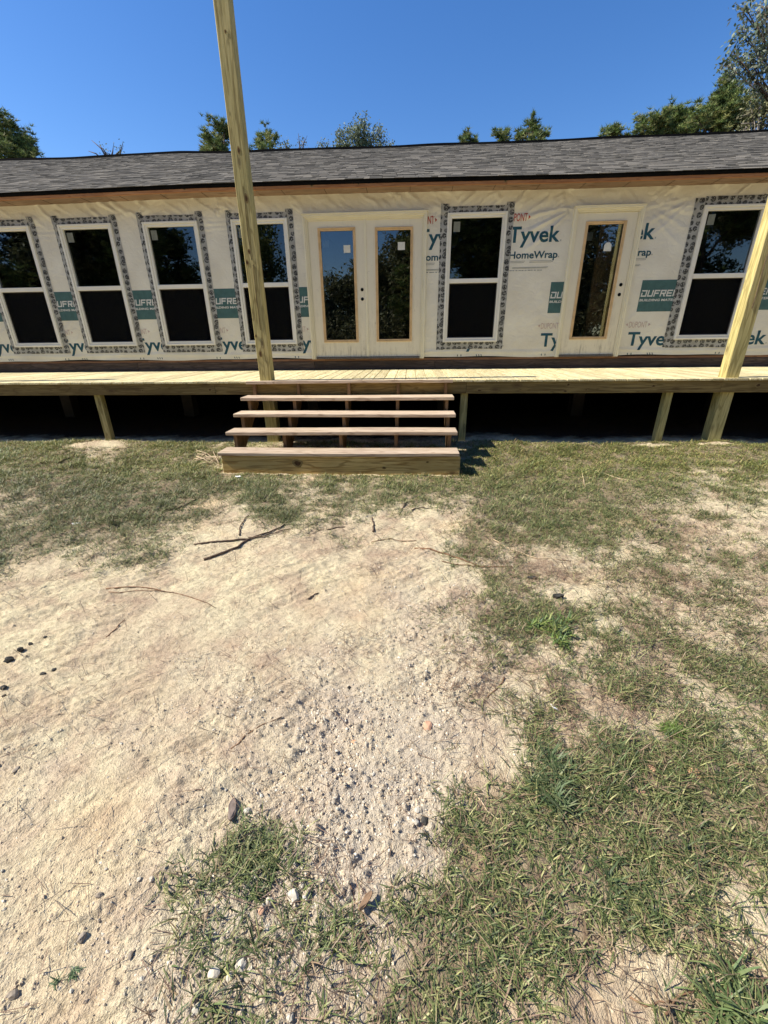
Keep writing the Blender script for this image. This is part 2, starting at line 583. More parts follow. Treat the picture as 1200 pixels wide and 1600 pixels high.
# ------------------------------------------------------------------ ground maps (read off the photograph, laid on the ground)
GD = ["996578755555557999988888", "678888777556788888987324", "588866423211113568745421", "745452100000003444545663",
      "100000000000001332332134", "000000000000013578553434", "000000000000001364554577", "000000000000000123464578",
      "000000000000001123334556", "000000000000001353367667", "000000000000012348876788", "000000000000025888788888",
      "000000023100136787778877", "000002355200036887767674", "000003344320379988777663", "000013333321699987778754",
      "000013433225899857641675", "000012332248886365212686", "000012332248886365212686"]
SD_ = ["222233333333", "343333366554", "111111376666", "111112366665", "111111367765", "111111266655", "111111355555", "113533555555", "114444566665", "114444566665"]
VD = ["000000000000", "000000000000", "000001330000", "111123431000", "112357820000", "113457910000", "223468910000", "334576200000", "334663000000", "334663000000"]


def lut(rows, cell, px, py):
    A = np.array([[int(c) for c in r] for r in rows], float)
    gx = np.clip(px / cell - 0.5, 0, A.shape[1] - 1.001)
    gy = np.clip((py - 690) / cell - 0.5, 0, A.shape[0] - 1.001)
    ix, iy = gx.astype(int), gy.astype(int)
    fx, fy = gx - ix, gy - iy
    return ((A[iy, ix] * (1 - fx) + A[iy, ix + 1] * fx) * (1 - fy) + (A[iy + 1, ix] * (1 - fx) + A[iy + 1, ix + 1] * fx) * fy) / 9.0


def base_h(x, y):
    """the lie of the land"""
    h = -0.07 * sstep(5.6, 4.4, y) - 0.20 * sstep(4.6, -0.4, y)
    h = h + 0.018 * fbm(x * 0.7, y * 0.7, 3, 5) + 0.0
    for (mx, my, r, a) in ((-4.35, 5.42, 0.42, 0.05), (3.9, 5.62, 0.45, 0.03), (3.25, 5.8, 0.3, 0.04), (1.0, 6.0, 0.5, 0.05)):
        h = h + a * np.exp(-((x - mx) ** 2 + (y - my) ** 2) / r ** 2)
    return h


def ground_maps(x, y):
    P = np.stack([x, y, base_h(x, y)], -1)
    px, py, z = project(P)
    ok = (z > 0.2)
    px = np.where(ok, px, 600)
    py = np.where(ok, py, 1600)
    # ragged borders: the zones wander a hand's breadth either way
    wx = 55 * fbm(x * 1.7 + 4, y * 1.7, 3, 301, 0.6)
    wy = 40 * fbm(x * 1.7 - 9, y * 1.7 + 3, 3, 302, 0.6)
    far = sstep(5.2, 3.0, y)
    g = lut(GD, 50, px + wx * (0.4 + 0.6 * far), py + wy * far)
    s = lut(SD_, 100, px, py)
    v = lut(VD, 100, px, py)
    # beyond the frame: patchy lawn on the right, bare dirt on the left
    gw = 0.55 + 0.5 * fbm(x * 0.5, y * 0.5, 2, 3)
    wo = np.where(ok, np.maximum(sstep(-60, -700, px), sstep(1260, 1900, px)), 1.0)
    g = g * (1 - wo) + np.clip(gw * sstep(-3.0, 2.5, x + 0.8 * (y - 3)), 0, 0.9) * wo
    nz = 0.75 * fbm(x * 2.6, y * 3.4, 4, 21, 0.62) + 0.40 * fbm(x * 11, y * 13, 2, 71)
    g = np.where(g > 0.03, g + nz * (0.16 + 2.3 * g * (1 - g)) + 0.16 * sstep(0.55, 0.85, g), g)
    g = np.clip(g, 0, 1)
    under = sstep(5.60, 5.72, y)          # nothing grows under the deck
    g = g * (1 - under)
    box = (x > -2.14) & (x < 0.56) & (y > 4.40) & (y < 4.80)
    g = np.where(box, 0, g)
    for (mx, my, rx, ry) in ((-4.30, 5.38, 0.42, 0.17), (3.93, 5.52, 0.22, 0.06), (3.15, 5.55, 0.24, 0.05)):
        d = ((x - mx) / rx) ** 2 + ((y - my) / ry) ** 2 + 0.5 * fbm(x * 9, y * 9, 2, 8)
        g = g * sstep(0.6, 1.3, d)
    return g, np.clip(s + 0.35 * fbm(x * 4, y * 4, 3, 33), 0, 1), np.clip(v + 0.35 * fbm(x * 5, y * 5, 3, 44) * (v > 0.05), 0, 1)


def fine_h(x, y, g, v):
    """relief of the trodden and raked dirt"""
    c, s = math.cos(0.62), math.sin(0.62)
    u, w = x * c + y * s, -x * s + y * c
    wob = 0.25 * fbm(u * 1.3, w * 1.3, 2, 61)
    rake = fbm(u * 2.4 + wob, w * 13 + wob * 6, 4, 51, 0.55)
    rake2 = 1 - np.abs(fbm(u * 5.0, w * 30 + 3 * wob, 3, 52, 0.6)) * 2
    lump = fbm(x * 20, y * 20, 4, 53, 0.62)
    clod = np.clip(fbm(x * 34, y * 34, 3, 54, 0.6) - 0.12, 0, 1)
    clod2 = np.clip(fbm(x * 75, y * 75, 2, 56, 0.7) - 0.10, 0, 1)
    area = 0.35 + 0.65 * sstep(-0.3, 0.35, fbm(x * 1.6, y * 1.6, 3, 57))
    h = 0.020 * rake * area + 0.0060 * rake2 * area + 0.0105 * lump * (0.35 + 0.65 * area)
    h = h + 0.016 * fbm(u * 1.6, w * 3.4, 2, 64) - 0.020 * np.clip(fbm(x * 5.5, y * 9 + x * 3, 3, 59, 0.6) - 0.28, 0, 1) * area
    h = h + (0.024 * clod + 0.014 * clod2) * np.clip(0.12 + 1.2 * v + 0.22 * area, 0, 1.5)
    h = h + 0.010 * fbm(x * 7, y * 7, 2, 58) * (0.4 + 0.6 * g)
    return h


def height(x, y):
    x = np.asarray(x, float)
    y = np.asarray(y, float)
    g, s, v = ground_maps(x, y)
    near = sstep(13, 7, np.hypot(x, y))
    return base_h(x, y) + fine_h(x, y, g, v) * near


def ground_at(px, py):
    """the ground point seen at a photo pixel"""
    d = ray(px, py)
    z = -0.15
    for _ in range(12):
        P = EYE + d * ((z - EYE[2]) / d[2])
        z = float(height(P[0:1], P[1:2])[0])
    return P


def build_ground():
    ys = [0.10]
    k = 0.62 / 415.0
    while ys[-1] < 7.9:
        y = ys[-1]
        h = 1.5
        ys.append(y + max(0.0045, k * (y * y + h * h) / h * 0.88))
    ys = np.array([-400, -150, -60, -30, -18, -11, -7, -4.5, -3, -2, -1.3, -0.8, -0.45, -0.2, -0.05] + ys + [9, 11, 14, 18, 25, 40, 70, 130, 300, 700])
    s = np.linspace(-1, 1, 620)
    s = np.concatenate([-np.array([60, 25, 10, 5, 3, 2.2, 1.7, 1.4, 1.2, 1.08]), s, np.array([1.08, 1.2, 1.4, 1.7, 2.2, 3, 5, 10, 25, 60])])
    half = 1.05 + 0.93 * np.clip(np.abs(ys), 0, 9) + np.clip(np.abs(ys) - 9, 0, 400) * 0.4
    X = half[:, None] * s[None, :]
    Y = np.repeat(ys[:, None], len(s), 1)
    g, st, v = ground_maps(X, Y)
    Z = height(X, Y)
    nr, nc = X.shape
    V = np.stack([X, Y, Z], -1).reshape(-1, 3)
    idx = np.arange(nr * nc).reshape(nr, nc)
    Q = np.stack([idx[:-1, :-1], idx[:-1, 1:], idx[1:, 1:], idx[1:, :-1]], -1).reshape(-1, 4)
    me = mesh_np('ground', V, Q, True)
    point_color(me, 'zones', np.stack([g, st, v], -1).reshape(-1, 3).astype(np.float32))
    mt, nt, b = new_mat('dirt_ground', 0.95, 0.12)
    a = nt.nodes.new('ShaderNodeAttribute')
    a.attribute_name = 'zones'
    sp = nt.nodes.new('ShaderNodeSeparateColor')
    nt.links.new(a.outputs['Color'], sp.inputs[0])
    tc = nt.nodes.new('ShaderNodeTexCoord')
    def noise(sc, det=4.0, ro=0.6, vec=None, dist=0.0):
        n = N(nt, 'TexNoise', Scale=sc, Detail=det, Roughness=ro, Distortion=dist)
        nt.links.new(vec or tc.outputs['Object'], n.inputs['Vector'])
        return n.outputs[0]
    n1, n2, n3, n4 = noise(1.1), noise(5.0), noise(45.0, 5.0, 0.7), noise(170.0, 3.0)
    tan = ramp(nt, n1, [(0.30, (0.52, 0.415, 0.27)), (0.46, (0.63, 0.525, 0.34)), (0.62, (0.67, 0.58, 0.365)), (0.74, (0.61, 0.48, 0.305))])
    tan = mix(nt, ramp(nt, n2, [(0.42, (0, 0, 0)), (0.68, (0.75, 0.75, 0.75))]), tan, (0.44, 0.315, 0.215))
    n5 = noise(0.9, 3.0, 0.5, None, 0.6)
    tan = mix(nt, ramp(nt, n5, [(0.56, (0, 0, 0)), (0.68, (0.5, 0.5, 0.5))]), tan, (0.64, 0.46, 0.245))
    tan = mix(nt, 0.85, tan, ramp(nt, n3, [(0.30, (0.62, 0.60, 0.58)), (0.5, (1, 1, 1)), (0.72, (1.22, 1.22, 1.2))]), 'MULTIPLY')
    tan = mix(nt, 0.6, tan, ramp(nt, n4, [(0.30, (0.62, 0.60, 0.58)), (0.5, (1, 1, 1)), (0.7, (1.2, 1.2, 1.2))]), 'MULTIPLY')
    gr = ramp(nt, n4, [(0.32, (0.38, 0.32, 0.25)), (0.55, (0.52, 0.45, 0.35)), (0.7, (0.62, 0.56, 0.46))])
    vf = mth(nt, 'MULTIPLY', sp.outputs[2], 0.85)
    col = mix(nt, vf, tan, gr)
    # thatch and humus between the blades
    th = ramp(nt, n3, [(0.30, (0.10, 0.075, 0.045)), (0.5, (0.20, 0.15, 0.09)), (0.7, (0.34, 0.26, 0.16))])
    gm = ramp(nt, mth(nt, 'ADD', sp.outputs[0], mth(nt, 'MULTIPLY_ADD', n3, 0.6, -0.3)), [(0.40, (0, 0, 0)), (0.90, (0.80, 0.80, 0.80))])
    col = mix(nt, gm, col, th)
    sm = ramp(nt, mth(nt, 'ADD', sp.outputs[1], mth(nt, 'MULTIPLY_ADD', n2, 1.0, -0.5)), [(0.60, (0, 0, 0)), (0.95, (0.5, 0.5, 0.5))])
    col = mix(nt, sm, col, (0.27, 0.175, 0.115))
    # shade under the deck and the house, painted into the soil colour
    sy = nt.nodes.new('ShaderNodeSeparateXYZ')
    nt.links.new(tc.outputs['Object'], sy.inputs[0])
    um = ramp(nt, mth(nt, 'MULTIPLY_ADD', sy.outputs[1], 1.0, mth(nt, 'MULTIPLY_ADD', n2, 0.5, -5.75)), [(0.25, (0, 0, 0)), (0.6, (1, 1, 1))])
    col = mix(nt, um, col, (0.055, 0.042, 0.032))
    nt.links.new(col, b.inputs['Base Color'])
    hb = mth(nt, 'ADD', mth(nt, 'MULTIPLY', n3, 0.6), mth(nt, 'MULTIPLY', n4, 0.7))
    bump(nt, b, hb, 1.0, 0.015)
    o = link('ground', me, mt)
    tag(o, 'bare tan dirt yard running up to the deck with patchy grass', None, None, 'structure')
    return o


build_ground()


# ------------------------------------------------------------------ loose ground cover: grass, straw, gravel (stuff)
def scatter(n, dens_fn, xr=(-7.5, 8.5), yr=(0.25, 5.66), near_bias=True):
    """n trial points, more of them close to the camera; keeps those that dens_fn accepts"""
    u = RNG.random(n)
    if near_bias:
        y = yr[0] + (yr[1] - yr[0]) * u ** 0.80
        half = 1.15 + 1.0 * y
        x = (RNG.random(n) * 2 - 1) * half
    else:
        x = xr[0] + RNG.random(n) * (xr[1] - xr[0])
        y = yr[0] + RNG.random(n) * (yr[1] - yr[0])
    p = dens_fn(x, y)
    k = RNG.random(n) < p
    return x[k], y[k]


def blades(name, x, y, L, W, az, lean, curve, rgb, mat, z0=0.0, segs=3, h=None):
    n = len(x)
    z = (height(x, y) if h is None else h) + z0
    t = np.linspace(0, 1, segs + 1)
    V = np.zeros((n, segs * 2 + 1, 3), np.float32)
    dx, dy = np.cos(az), np.sin(az)
    for i, tt in enumerate(t):
        ang = lean + curve * tt
        hor = L * tt * np.sin(lean + curve * tt * 0.5)
        ver = L * tt * np.cos(lean + curve * tt * 0.5)
        cx, cyy, cz = x + dx * hor, y + dy * hor, z + np.maximum(ver, 0.002)
        if i == segs:
            V[:, -1] = np.stack([cx, cyy, cz], -1)
        else:
            w = W * (0.5 if i else 0.4) * (1 - 0.55 * tt ** 2)
            V[:, 2 * i] = np.stack([cx - dy * w, cyy + dx * w, cz], -1)
            V[:, 2 * i + 1] = np.stack([cx + dy * w, cyy - dx * w, cz], -1)
    tri = []
    for i in range(segs - 1):
        a = 2 * i
        tri += [(a, a + 1, a + 3), (a, a + 3, a + 2)]
    a = 2 * (segs - 1)
    tri += [(a, a + 1, a + 2)]
    k = segs * 2 + 1
    Fq = (np.array(tri)[None] + (np.arange(n) * k)[:, None, None]).reshape(-1, 3)
    me = mesh_np(name, V.reshape(-1, 3), Fq, False)
    point_color(me, 'tint', np.repeat(rgb.astype(np.float32), k, 0))
    return link(name, me, mat)


def grass_tint(n, x=None, y=None, straw=0.10):
    base = np.array([(0.105, 0.140, 0.045), (0.150, 0.180, 0.060), (0.21, 0.22, 0.085), (0.075, 0.100, 0.033), (0.31, 0.30, 0.12), (0.050, 0.070, 0.025)])
    c = base[RNG.integers(0, len(base), n)] * (0.75 + 0.6 * RNG.random((n, 1)))
    st = np.array([(0.33, 0.26, 0.15), (0.26, 0.19, 0.10), (0.20, 0.14, 0.08)])[RNG.integers(0, 3, n)] * (0.8 + 0.4 * RNG.random((n, 1)))
    k = RNG.random(n) < straw
    c[k] = st[k]
    return c


def build_grass():
    def dens(x, y):
        g, s, v = ground_maps(x, y)
        return np.clip(g * 1.35 - 0.15, 0, 1) * (0.25 + 1.5 * vnoise(x * 10, y * 10, 90) ** 1.5) * (0.6 + 0.6 * vnoise(x * 3, y * 3, 97))
    x, y = scatter(780000, dens)
    xr_, yr_ = scatter(26000, dens, near_bias=False)
    out = np.abs(xr_) > 1.15 + yr_
    x, y = np.concatenate([x, xr_[out]]), np.concatenate([y, yr_[out]])
    n = len(x)
    # blades grow in small tufts: pull each towards a neighbour cell centre
    cell = 0.055
    jx, jy = np.floor(x / cell), np.floor(y / cell)
    cx = (jx + _hash(jx, jy, 5)) * cell
    cyy = (jy + _hash(jx, jy, 6)) * cell
    pull = 0.45 * RNG.random(n)
    x = x + (cx - x) * pull
    y = y + (cyy - y) * pull
    near = sstep(3.2, 1.2, y)
    tall = 0.45 + 1.5 * vnoise(x * 3.5, y * 3.5, 91) ** 1.6
    L = (0.026 + 0.040 * RNG.random(n)) * (0.45 + 0.6 * tall) * (1 + 0.08 * near)
    W = (0.0022 + 0.0021 * RNG.random(n)) * (1 + 0.05 * near) * (1 + 0.45 * sstep(2.5, 5, y))
    az = RNG.random(n) * 6.283
    lean = 0.45 + 0.95 * RNG.random(n)
    curve = 0.2 + 1.0 * RNG.random(n)
    gm_, sm_, _v = ground_maps(x, y)
    dry = 0.12 + 0.26 * sstep(0.35, 0.85, sm_) * (1 - 0.6 * gm_)
    tint = grass_tint(n)
    kk = RNG.random(n) < (dry - 0.10)
    tint[kk] = (np.array([(0.30, 0.22, 0.13), (0.24, 0.165, 0.10)])[RNG.integers(0, 2, n)] * (0.7 + 0.6 * RNG.random((n, 1))))[kk]
    lush = sstep(0.5, 0.7, vnoise(x * 1.1, y * 1.1, 93))[:, None]
    tint = tint * (1 - 0.12 * lush) + 0
    # far side near the deck is drier and yellower
    yel = sstep(3.6, 5.0, y)[:, None] * 0.45
    tint = tint * (1 - yel) + tint * np.array([[1.75, 1.60, 1.10]]) * yel
    o = blades('grass', x, y, L, W, az, lean, curve, tint, M['blade'], segs=2)
    tag(o, 'patchy short green grass over the yard', None, None, 'stuff')
    print('grass blades', n)


def build_straw():
    def dens(x, y):
        g, s, v = ground_maps(x, y)
        return np.clip(s * s * 1.2 + 0.075, 0, 1) * (0.15 + 1.2 * vnoise(x * 4, y * 4, 95) ** 1.5) * (1 - 0.6 * g)
    x, y = scatter(150000, dens)
    n = len(x)
    L = 0.03 + 0.12 * RNG.random(n) ** 1.8
    W = 0.0014 + 0.0014 * RNG.random(n)
    W = W * (1 + 0.6 * sstep(2, 5, y))
    c = np.array([(0.20, 0.125, 0.08), (0.27, 0.175, 0.11), (0.15, 0.09, 0.06), (0.38, 0.28, 0.17), (0.11, 0.075, 0.05)])[RNG.integers(0, 5, n)] * (0.8 + 0.4 * RNG.random((n, 1)))
    o = blades('pine_straw', x, y, L, W, RNG.random(n) * 6.283, np.full(n, 1.42) - 0.25 * RNG.random(n), -0.15 + 0.35 * RNG.random(n), c, M['blade'], z0=0.004, segs=3)
    tag(o, 'loose brown pine needles and dead stalks on the dirt', None, None, 'stuff')
    print('straw', n)


def ico(sub=1):
    bm = bmesh.new()
    bmesh.ops.create_icosphere(bm, subdivisions=sub, radius=1.0)
    V = np.array([v.co[:] for v in bm.verts])
    Fq = np.array([[v.index for v in f.verts] for f in bm.faces])
    bm.free()
    return V, Fq


def build_gravel():
    def dens(x, y):
        g, s, v = ground_maps(x, y)
        return np.clip(v ** 1.3 * 1.9 + 0.035, 0, 1.5) * (0.2 + 1.1 * vnoise(x * 8, y * 8, 96) ** 1.8) * (1 - 0.7 * g)
    x, y = scatter(210000, dens, yr=(0.3, 4.2))
    n = len(x)
    V0 = np.array([(1, 0, 0), (-1, 0, 0), (0, 1, 0), (0, -1, 0), (0, 0, 1), (0, 0, -0.6)], float)
    F0 = np.array([(0, 2, 4), (2, 1, 4), (1, 3, 4), (3, 0, 4), (2, 0, 5), (1, 2, 5), (3, 1, 5), (0, 3, 5)])
    r = 0.0026 + 0.0046 * RNG.random(n) ** 4 * (0.55 + 0.6 * np.clip(ground_maps(x, y)[2], 0, 1))
    r = r * (1 + 0.2 * sstep(1.5, 3, y))
    a = RNG.random(n) * 6.283
    S = np.stack([0.75 + 0.6 * RNG.random(n), 0.75 + 0.5 * RNG.random(n), 0.55 + 0.4 * RNG.random(n)], -1) * r[:, None]
    P = (V0[None] * 1.05 + 0.6 * (RNG.random((n, len(V0), 3)) - 0.5)) * S[:, None]
    ca, sa = np.cos(a)[:, None], np.sin(a)[:, None]
    X = P[..., 0] * ca - P[..., 1] * sa + x[:, None]
    Y = P[..., 0] * sa + P[..., 1] * ca + y[:, None]
    Z = P[..., 2] + (height(x, y) + r * 0.3)[:, None]
    V = np.stack([X, Y, Z], -1).reshape(-1, 3)
    Fq = (F0[None] + (np.arange(n) * len(V0))[:, None, None]).reshape(-1, 3)
    me = mesh_np('gravel', V, Fq, False)
    c = np.array([(0.60, 0.51, 0.38), (0.56, 0.45, 0.31), (0.66, 0.60, 0.48), (0.52, 0.41, 0.28), (0.58, 0.46, 0.31)])[RNG.integers(0, 5, n)] * (0.8 + 0.35 * RNG.random((n, 1)))
    point_color(me, 'tint', np.repeat(c.astype(np.float32), len(V0), 0))
    o = link('gravel', me, M['gravel'])
    tag(o, 'pale gravel and crumbs of soil strewn over the dirt', None, None, 'stuff')
    print('gravel', n)


build_grass()
build_straw()
build_gravel()

# ------------------------------------------------------------------ the house
DW = 7.738                 # face of the wall
DD = 5.592                 # front of the deck
DECK = 0.830               # top of the deck
X0, X1 = -13.0, 10.5       # ends of the house
WT, WB = 3.104, 1.262      # window frame top / bottom
WX = [-8.60, -7.173, -5.772, -4.341, -2.882, 0.543, 4.332]
WW = 0.910
SILL = 1.039
EAVE_Y, RIDGE_Y, BACK_Y = 7.42, 12.34, 16.9
EZ, RZ = 3.478, 5.512
SLOPE = (RZ - EZ) / (RIDGE_Y - EAVE_Y)


def eave_dz(x):
    return np.interp(x, [-13, -6.3, -3.3, -0.4, 2.3, 4.9, 10.5], [-0.04, -0.022, 0.004, -0.008, -0.040, -0.043, -0.03])


def ridge_dz(x):
    return np.interp(x, [-13, -10.3, -8.2, -5.6, -4.2, -1.45, 2.3, 7.9, 10.5], [0.0, 0.010, 0.0, 0.022, -0.01, -0.024, -0.036, -0.015, 0.02]) + 0.006 * np.sin(x * 1.7)


def roof_z(x, y):
    t = (y - EAVE_Y) / (RIDGE_Y - EAVE_Y)
    return EZ + eave_dz(x) * (1 - t) + ridge_dz(x) * t + SLOPE * (y - EAVE_Y)


house = empty('house', (-1.2, DW, 0))
tag(house, 'single storey house under construction, walls in printed white house wrap below a grey shingle roof', 'house')
HO = Vector(house.location)


def hpart(mb, name, mat, parent=None, bevel=0.0, smooth=False):
    """mb is built in world coordinates; the part is parented to the house"""
    o = mb.build(name, mat, None, bevel, smooth)
    return adopt(o, parent or house)


WORLD_LOC = {}


def wloc(o):
    return WORLD_LOC.get(o.name, Vector(o.location)) if o.parent else Vector(o.location)


def adopt(o, parent):
    """parent o (mesh in world coordinates) and move its origin to its own centre bottom"""
    me = o.data
    n = len(me.vertices)
    co = np.empty(n * 3, np.float32)
    me.vertices.foreach_get('co', co)
    co = co.reshape(-1, 3)
    c = Vector(((co[:, 0].min() + co[:, 0].max()) / 2, (co[:, 1].min() + co[:, 1].max()) / 2, co[:, 2].min()))
    co = co - np.array(c)
    me.vertices.foreach_set('co', co.ravel())
    me.update()
    o.parent = parent
    o.location = c - wloc(parent)
    WORLD_LOC[o.name] = c
    return o


def group_part(name, parent, loc):
    e = empty(name, Vector(loc) - wloc(parent))
    e.parent = parent
    WORLD_LOC[e.name] = Vector(loc)
    return e


OPEN = [(x + 0.035, x + WW - 0.035, WB + 0.035, WT - 0.035) for x in WX] + [(-1.66, 0.175, 0.9, 3.08), (2.478, 3.42, 0.9, 3.08)]
SOLID = [(x, x + WW, WB, WT) for x in WX] + [(-1.723, 0.228, 0.9, 3.13), (2.444, 3.475, 0.9, 3.13)]


def wrinkle(x, z):
    """how far the wrap stands off the wall (towards the viewer)"""
    top = sstep(2.95, 3.25, z)
    # slanting drapes below the eave
    d1 = fbm(x * 1.2 + z * 1.2, (z * 1.0 - x * 0.75) * 5.5, 3, 201, 0.55)
    d2 = fbm(x * 1.2 - z * 1.2, (z * 1.0 + x * 0.7) * 5.5, 3, 202, 0.55)
    sel = sstep(0.4, 0.6, vnoise(x * 0.7, z * 0 + 3, 203))
    d = d1 * sel + d2 * (1 - sel)
    h = 0.0030 * fbm(x * 3, z * 3, 3, 204) + 0.030 * top * np.clip(1 - np.abs(d) * 5.5, 0, 1) ** 1.3 * (0.3 + 0.7 * vnoise(x * 2, z * 3, 205))
    h = h + 0.006 * top * d
    # fans of folds pulled from the door casing corners
    for (fx, fz, sgn, amp) in ((2.44, 3.12, -1, 1.0), (3.48, 3.12, 1, 0.45), (0.23, 3.13, 1, 0.35), (-1.72, 3.13, -1, 0.4), (4.20, 3.20, -1, 0.5)):
        dx, dz = (x - fx) * sgn, fz - z
        r = np.hypot(dx, dz) + 1e-6
        a = np.arctan2(dz, np.abs(dx) + 1e-6)
        m = (dx > 0) * sstep(0.02, 0.12, r) * sstep(1.05, 0.45, r) * sstep(-0.25, 0.0, a) * sstep(0.95, 0.6, a)
        h = h + amp * 0.026 * m * np.clip(np.sin(a * 21 + 2.0 * fbm(r * 2, a * 3, 2, 206)) - 0.15, 0, 1)
    # horizontal puckers between the left-hand windows
    hp = ((x < -1.75)).astype(float) * sstep(2.85, 3.0, z) * sstep(3.2, 3.05, z)
    h = h + 0.010 * hp * np.clip(np.sin(z * 95 + 1.5 * np.sin(x * 3.0)), 0, 1) * vnoise(x * 1.5, z * 2, 207)
    # lifted lower hem
    h = h + 0.012 * np.exp(-((z - 1.105 - 0.012 * np.sin(x * 2.3)) / 0.022) ** 2)
    h = h + 0.010 * sstep(1.1, 1.02, z) * (0.5 + 0.5 * fbm(x * 1.7, z * 0, 2, 208))
    diag = fbm((x + z) * 3.0, (x - z) * 14, 3, 209, 0.6)
    h = h + 0.007 * np.clip(diag, 0, 1) * sstep(2.4, 1.4, z)
    return np.clip(h, -0.004, 0.036)


def wrap_y(x, z):
    return DW - 0.006 - wrinkle(x, z)


def build_wrap():
    xs = np.arange(X0, X1 + 0.001, 0.02)
    zb = 1.018
    zs = np.linspace(0, 1, 118)
    X = np.repeat(xs[None], len(zs), 0)
    hem = 1.024 + 0.010 * np.sin(xs * 1.9) + 0.006 * np.sin(xs * 5.1 + 1)
    Z = hem[None] + (3.405 - hem[None]) * zs[:, None]
    Y = wrap_y(X, Z)
    idx = np.arange(X.size).reshape(X.shape)
    Q = np.stack([idx[:-1, :-1], idx[:-1, 1:], idx[1:, 1:], idx[1:, :-1]], -1).reshape(-1, 4)
    cx = (X.ravel()[Q]).mean(1)
    cz = (Z.ravel()[Q]).mean(1)
    keep = np.ones(len(Q), bool)
    for (a, b, c, d) in OPEN:
        keep &= ~((cx > a) & (cx < b) & (cz > c) & (cz < d))
    V = np.stack([X, Y, Z], -1).reshape(-1, 3)
    me = mesh_np('house_wrap', V, Q[keep], True)
    o = link('house_wrap', me, M['wrap'])
    adopt(o, house)
    return o


wrap = build_wrap()


def conform(bm, off=0.0025):
    """cut long edges, lay the print on the wrinkled sheet, drop what falls into openings"""
    bmesh.ops.triangulate(bm, faces=bm.faces[:])
    for _ in range(6):
        long = [e for e in bm.edges if e.calc_length() > 0.035]
        if not long: break
        bmesh.ops.subdivide_edges(bm, edges=long, cuts=1, use_grid_fill=False)
        bmesh.ops.triangulate(bm, faces=bm.faces[:])
    kill = []
    for f in bm.faces:
        c = f.calc_center_median()
        if any(a < c.x < b and d < c.z < e for (a, b, d, e) in SOLID):
            kill.append(f)
    bmesh.ops.delete(bm, geom=kill, context='FACES')
    if not bm.verts: return False
    x = np.array([v.co.x for v in bm.verts])
    z = np.array([v.co.z for v in bm.verts])
    y = wrap_y(x, z) - off
    for v, yy in zip(bm.verts, y): v.co.y = yy
    return True


_fontcache = {}


def text_mesh(s, bold=0.0):
    key = (s, bold)
    if key not in _fontcache:
        cu = bpy.data.curves.new('t', 'FONT')
        cu.body = s
        cu.size = 1.0
        cu.offset = bold
        cu.resolution_u = 3
        ob = bpy.data.objects.new('t', cu)
        COL.objects.link(ob)
        dg = bpy.context.evaluated_depsgraph_get()
        dg.update()
        me = bpy.data.meshes.new_from_object(ob.evaluated_get(dg))
        co = np.array([v.co[:] for v in me.vertices])
        fc = [tuple(p.vertices) for p in me.polygons]
        bpy.data.objects.remove(ob)
        _fontcache[key] = (co, fc)
    return _fontcache[key]


def print_text(s, x0, x1, zbase, zcap, mat, name='lettering', bold=0.02, off=0.003, shear=0.0, cap_ref=None):
    """flat lettering printed on the wrap, stretched to x0..x1 and zbase..zcap (capital height)"""
    co, fc = text_mesh(s, bold)
    ref, _ = text_mesh(cap_ref or 'H', bold)
    cap = ref[:, 1].max()
    mn, mx = co[:, 0].min(), co[:, 0].max()
    bm = bmesh.new()
    vs = []
    for c in co:
        zz = zbase + c[1] / cap * (zcap - zbase)
        vs.append(bm.verts.new((x0 + (c[0] - mn) / (mx - mn) * (x1 - x0) + shear * (zz - zbase), DW, zz)))
    for f in fc:
        try: bm.faces.new([vs[i] for i in f])
        except ValueError: pass
    if not conform(bm, off):
        bm.free()
        return None
    me = bpy.data.meshes.new(name)
    bm.to_mesh(me)
    bm.free()
    o = link(name, me, mat)
    return adopt(o, wrap)


def print_quads(quads, mat, name, off=0.003):
    bm = bmesh.new()
    for q in quads:
        bm.faces.new([bm.verts.new((x, DW, z)) for x, z in q])
    if not conform(bm, off):
        bm.free()
        return None
    me = bpy.data.meshes.new(name)
    bm.to_mesh(me)
    bm.free()
    return adopt(link(name, me, mat), wrap)


def R4(x0, x1, z0, z1): return [(x0, z0), (x1, z0), (x1, z1), (x0, z1)]


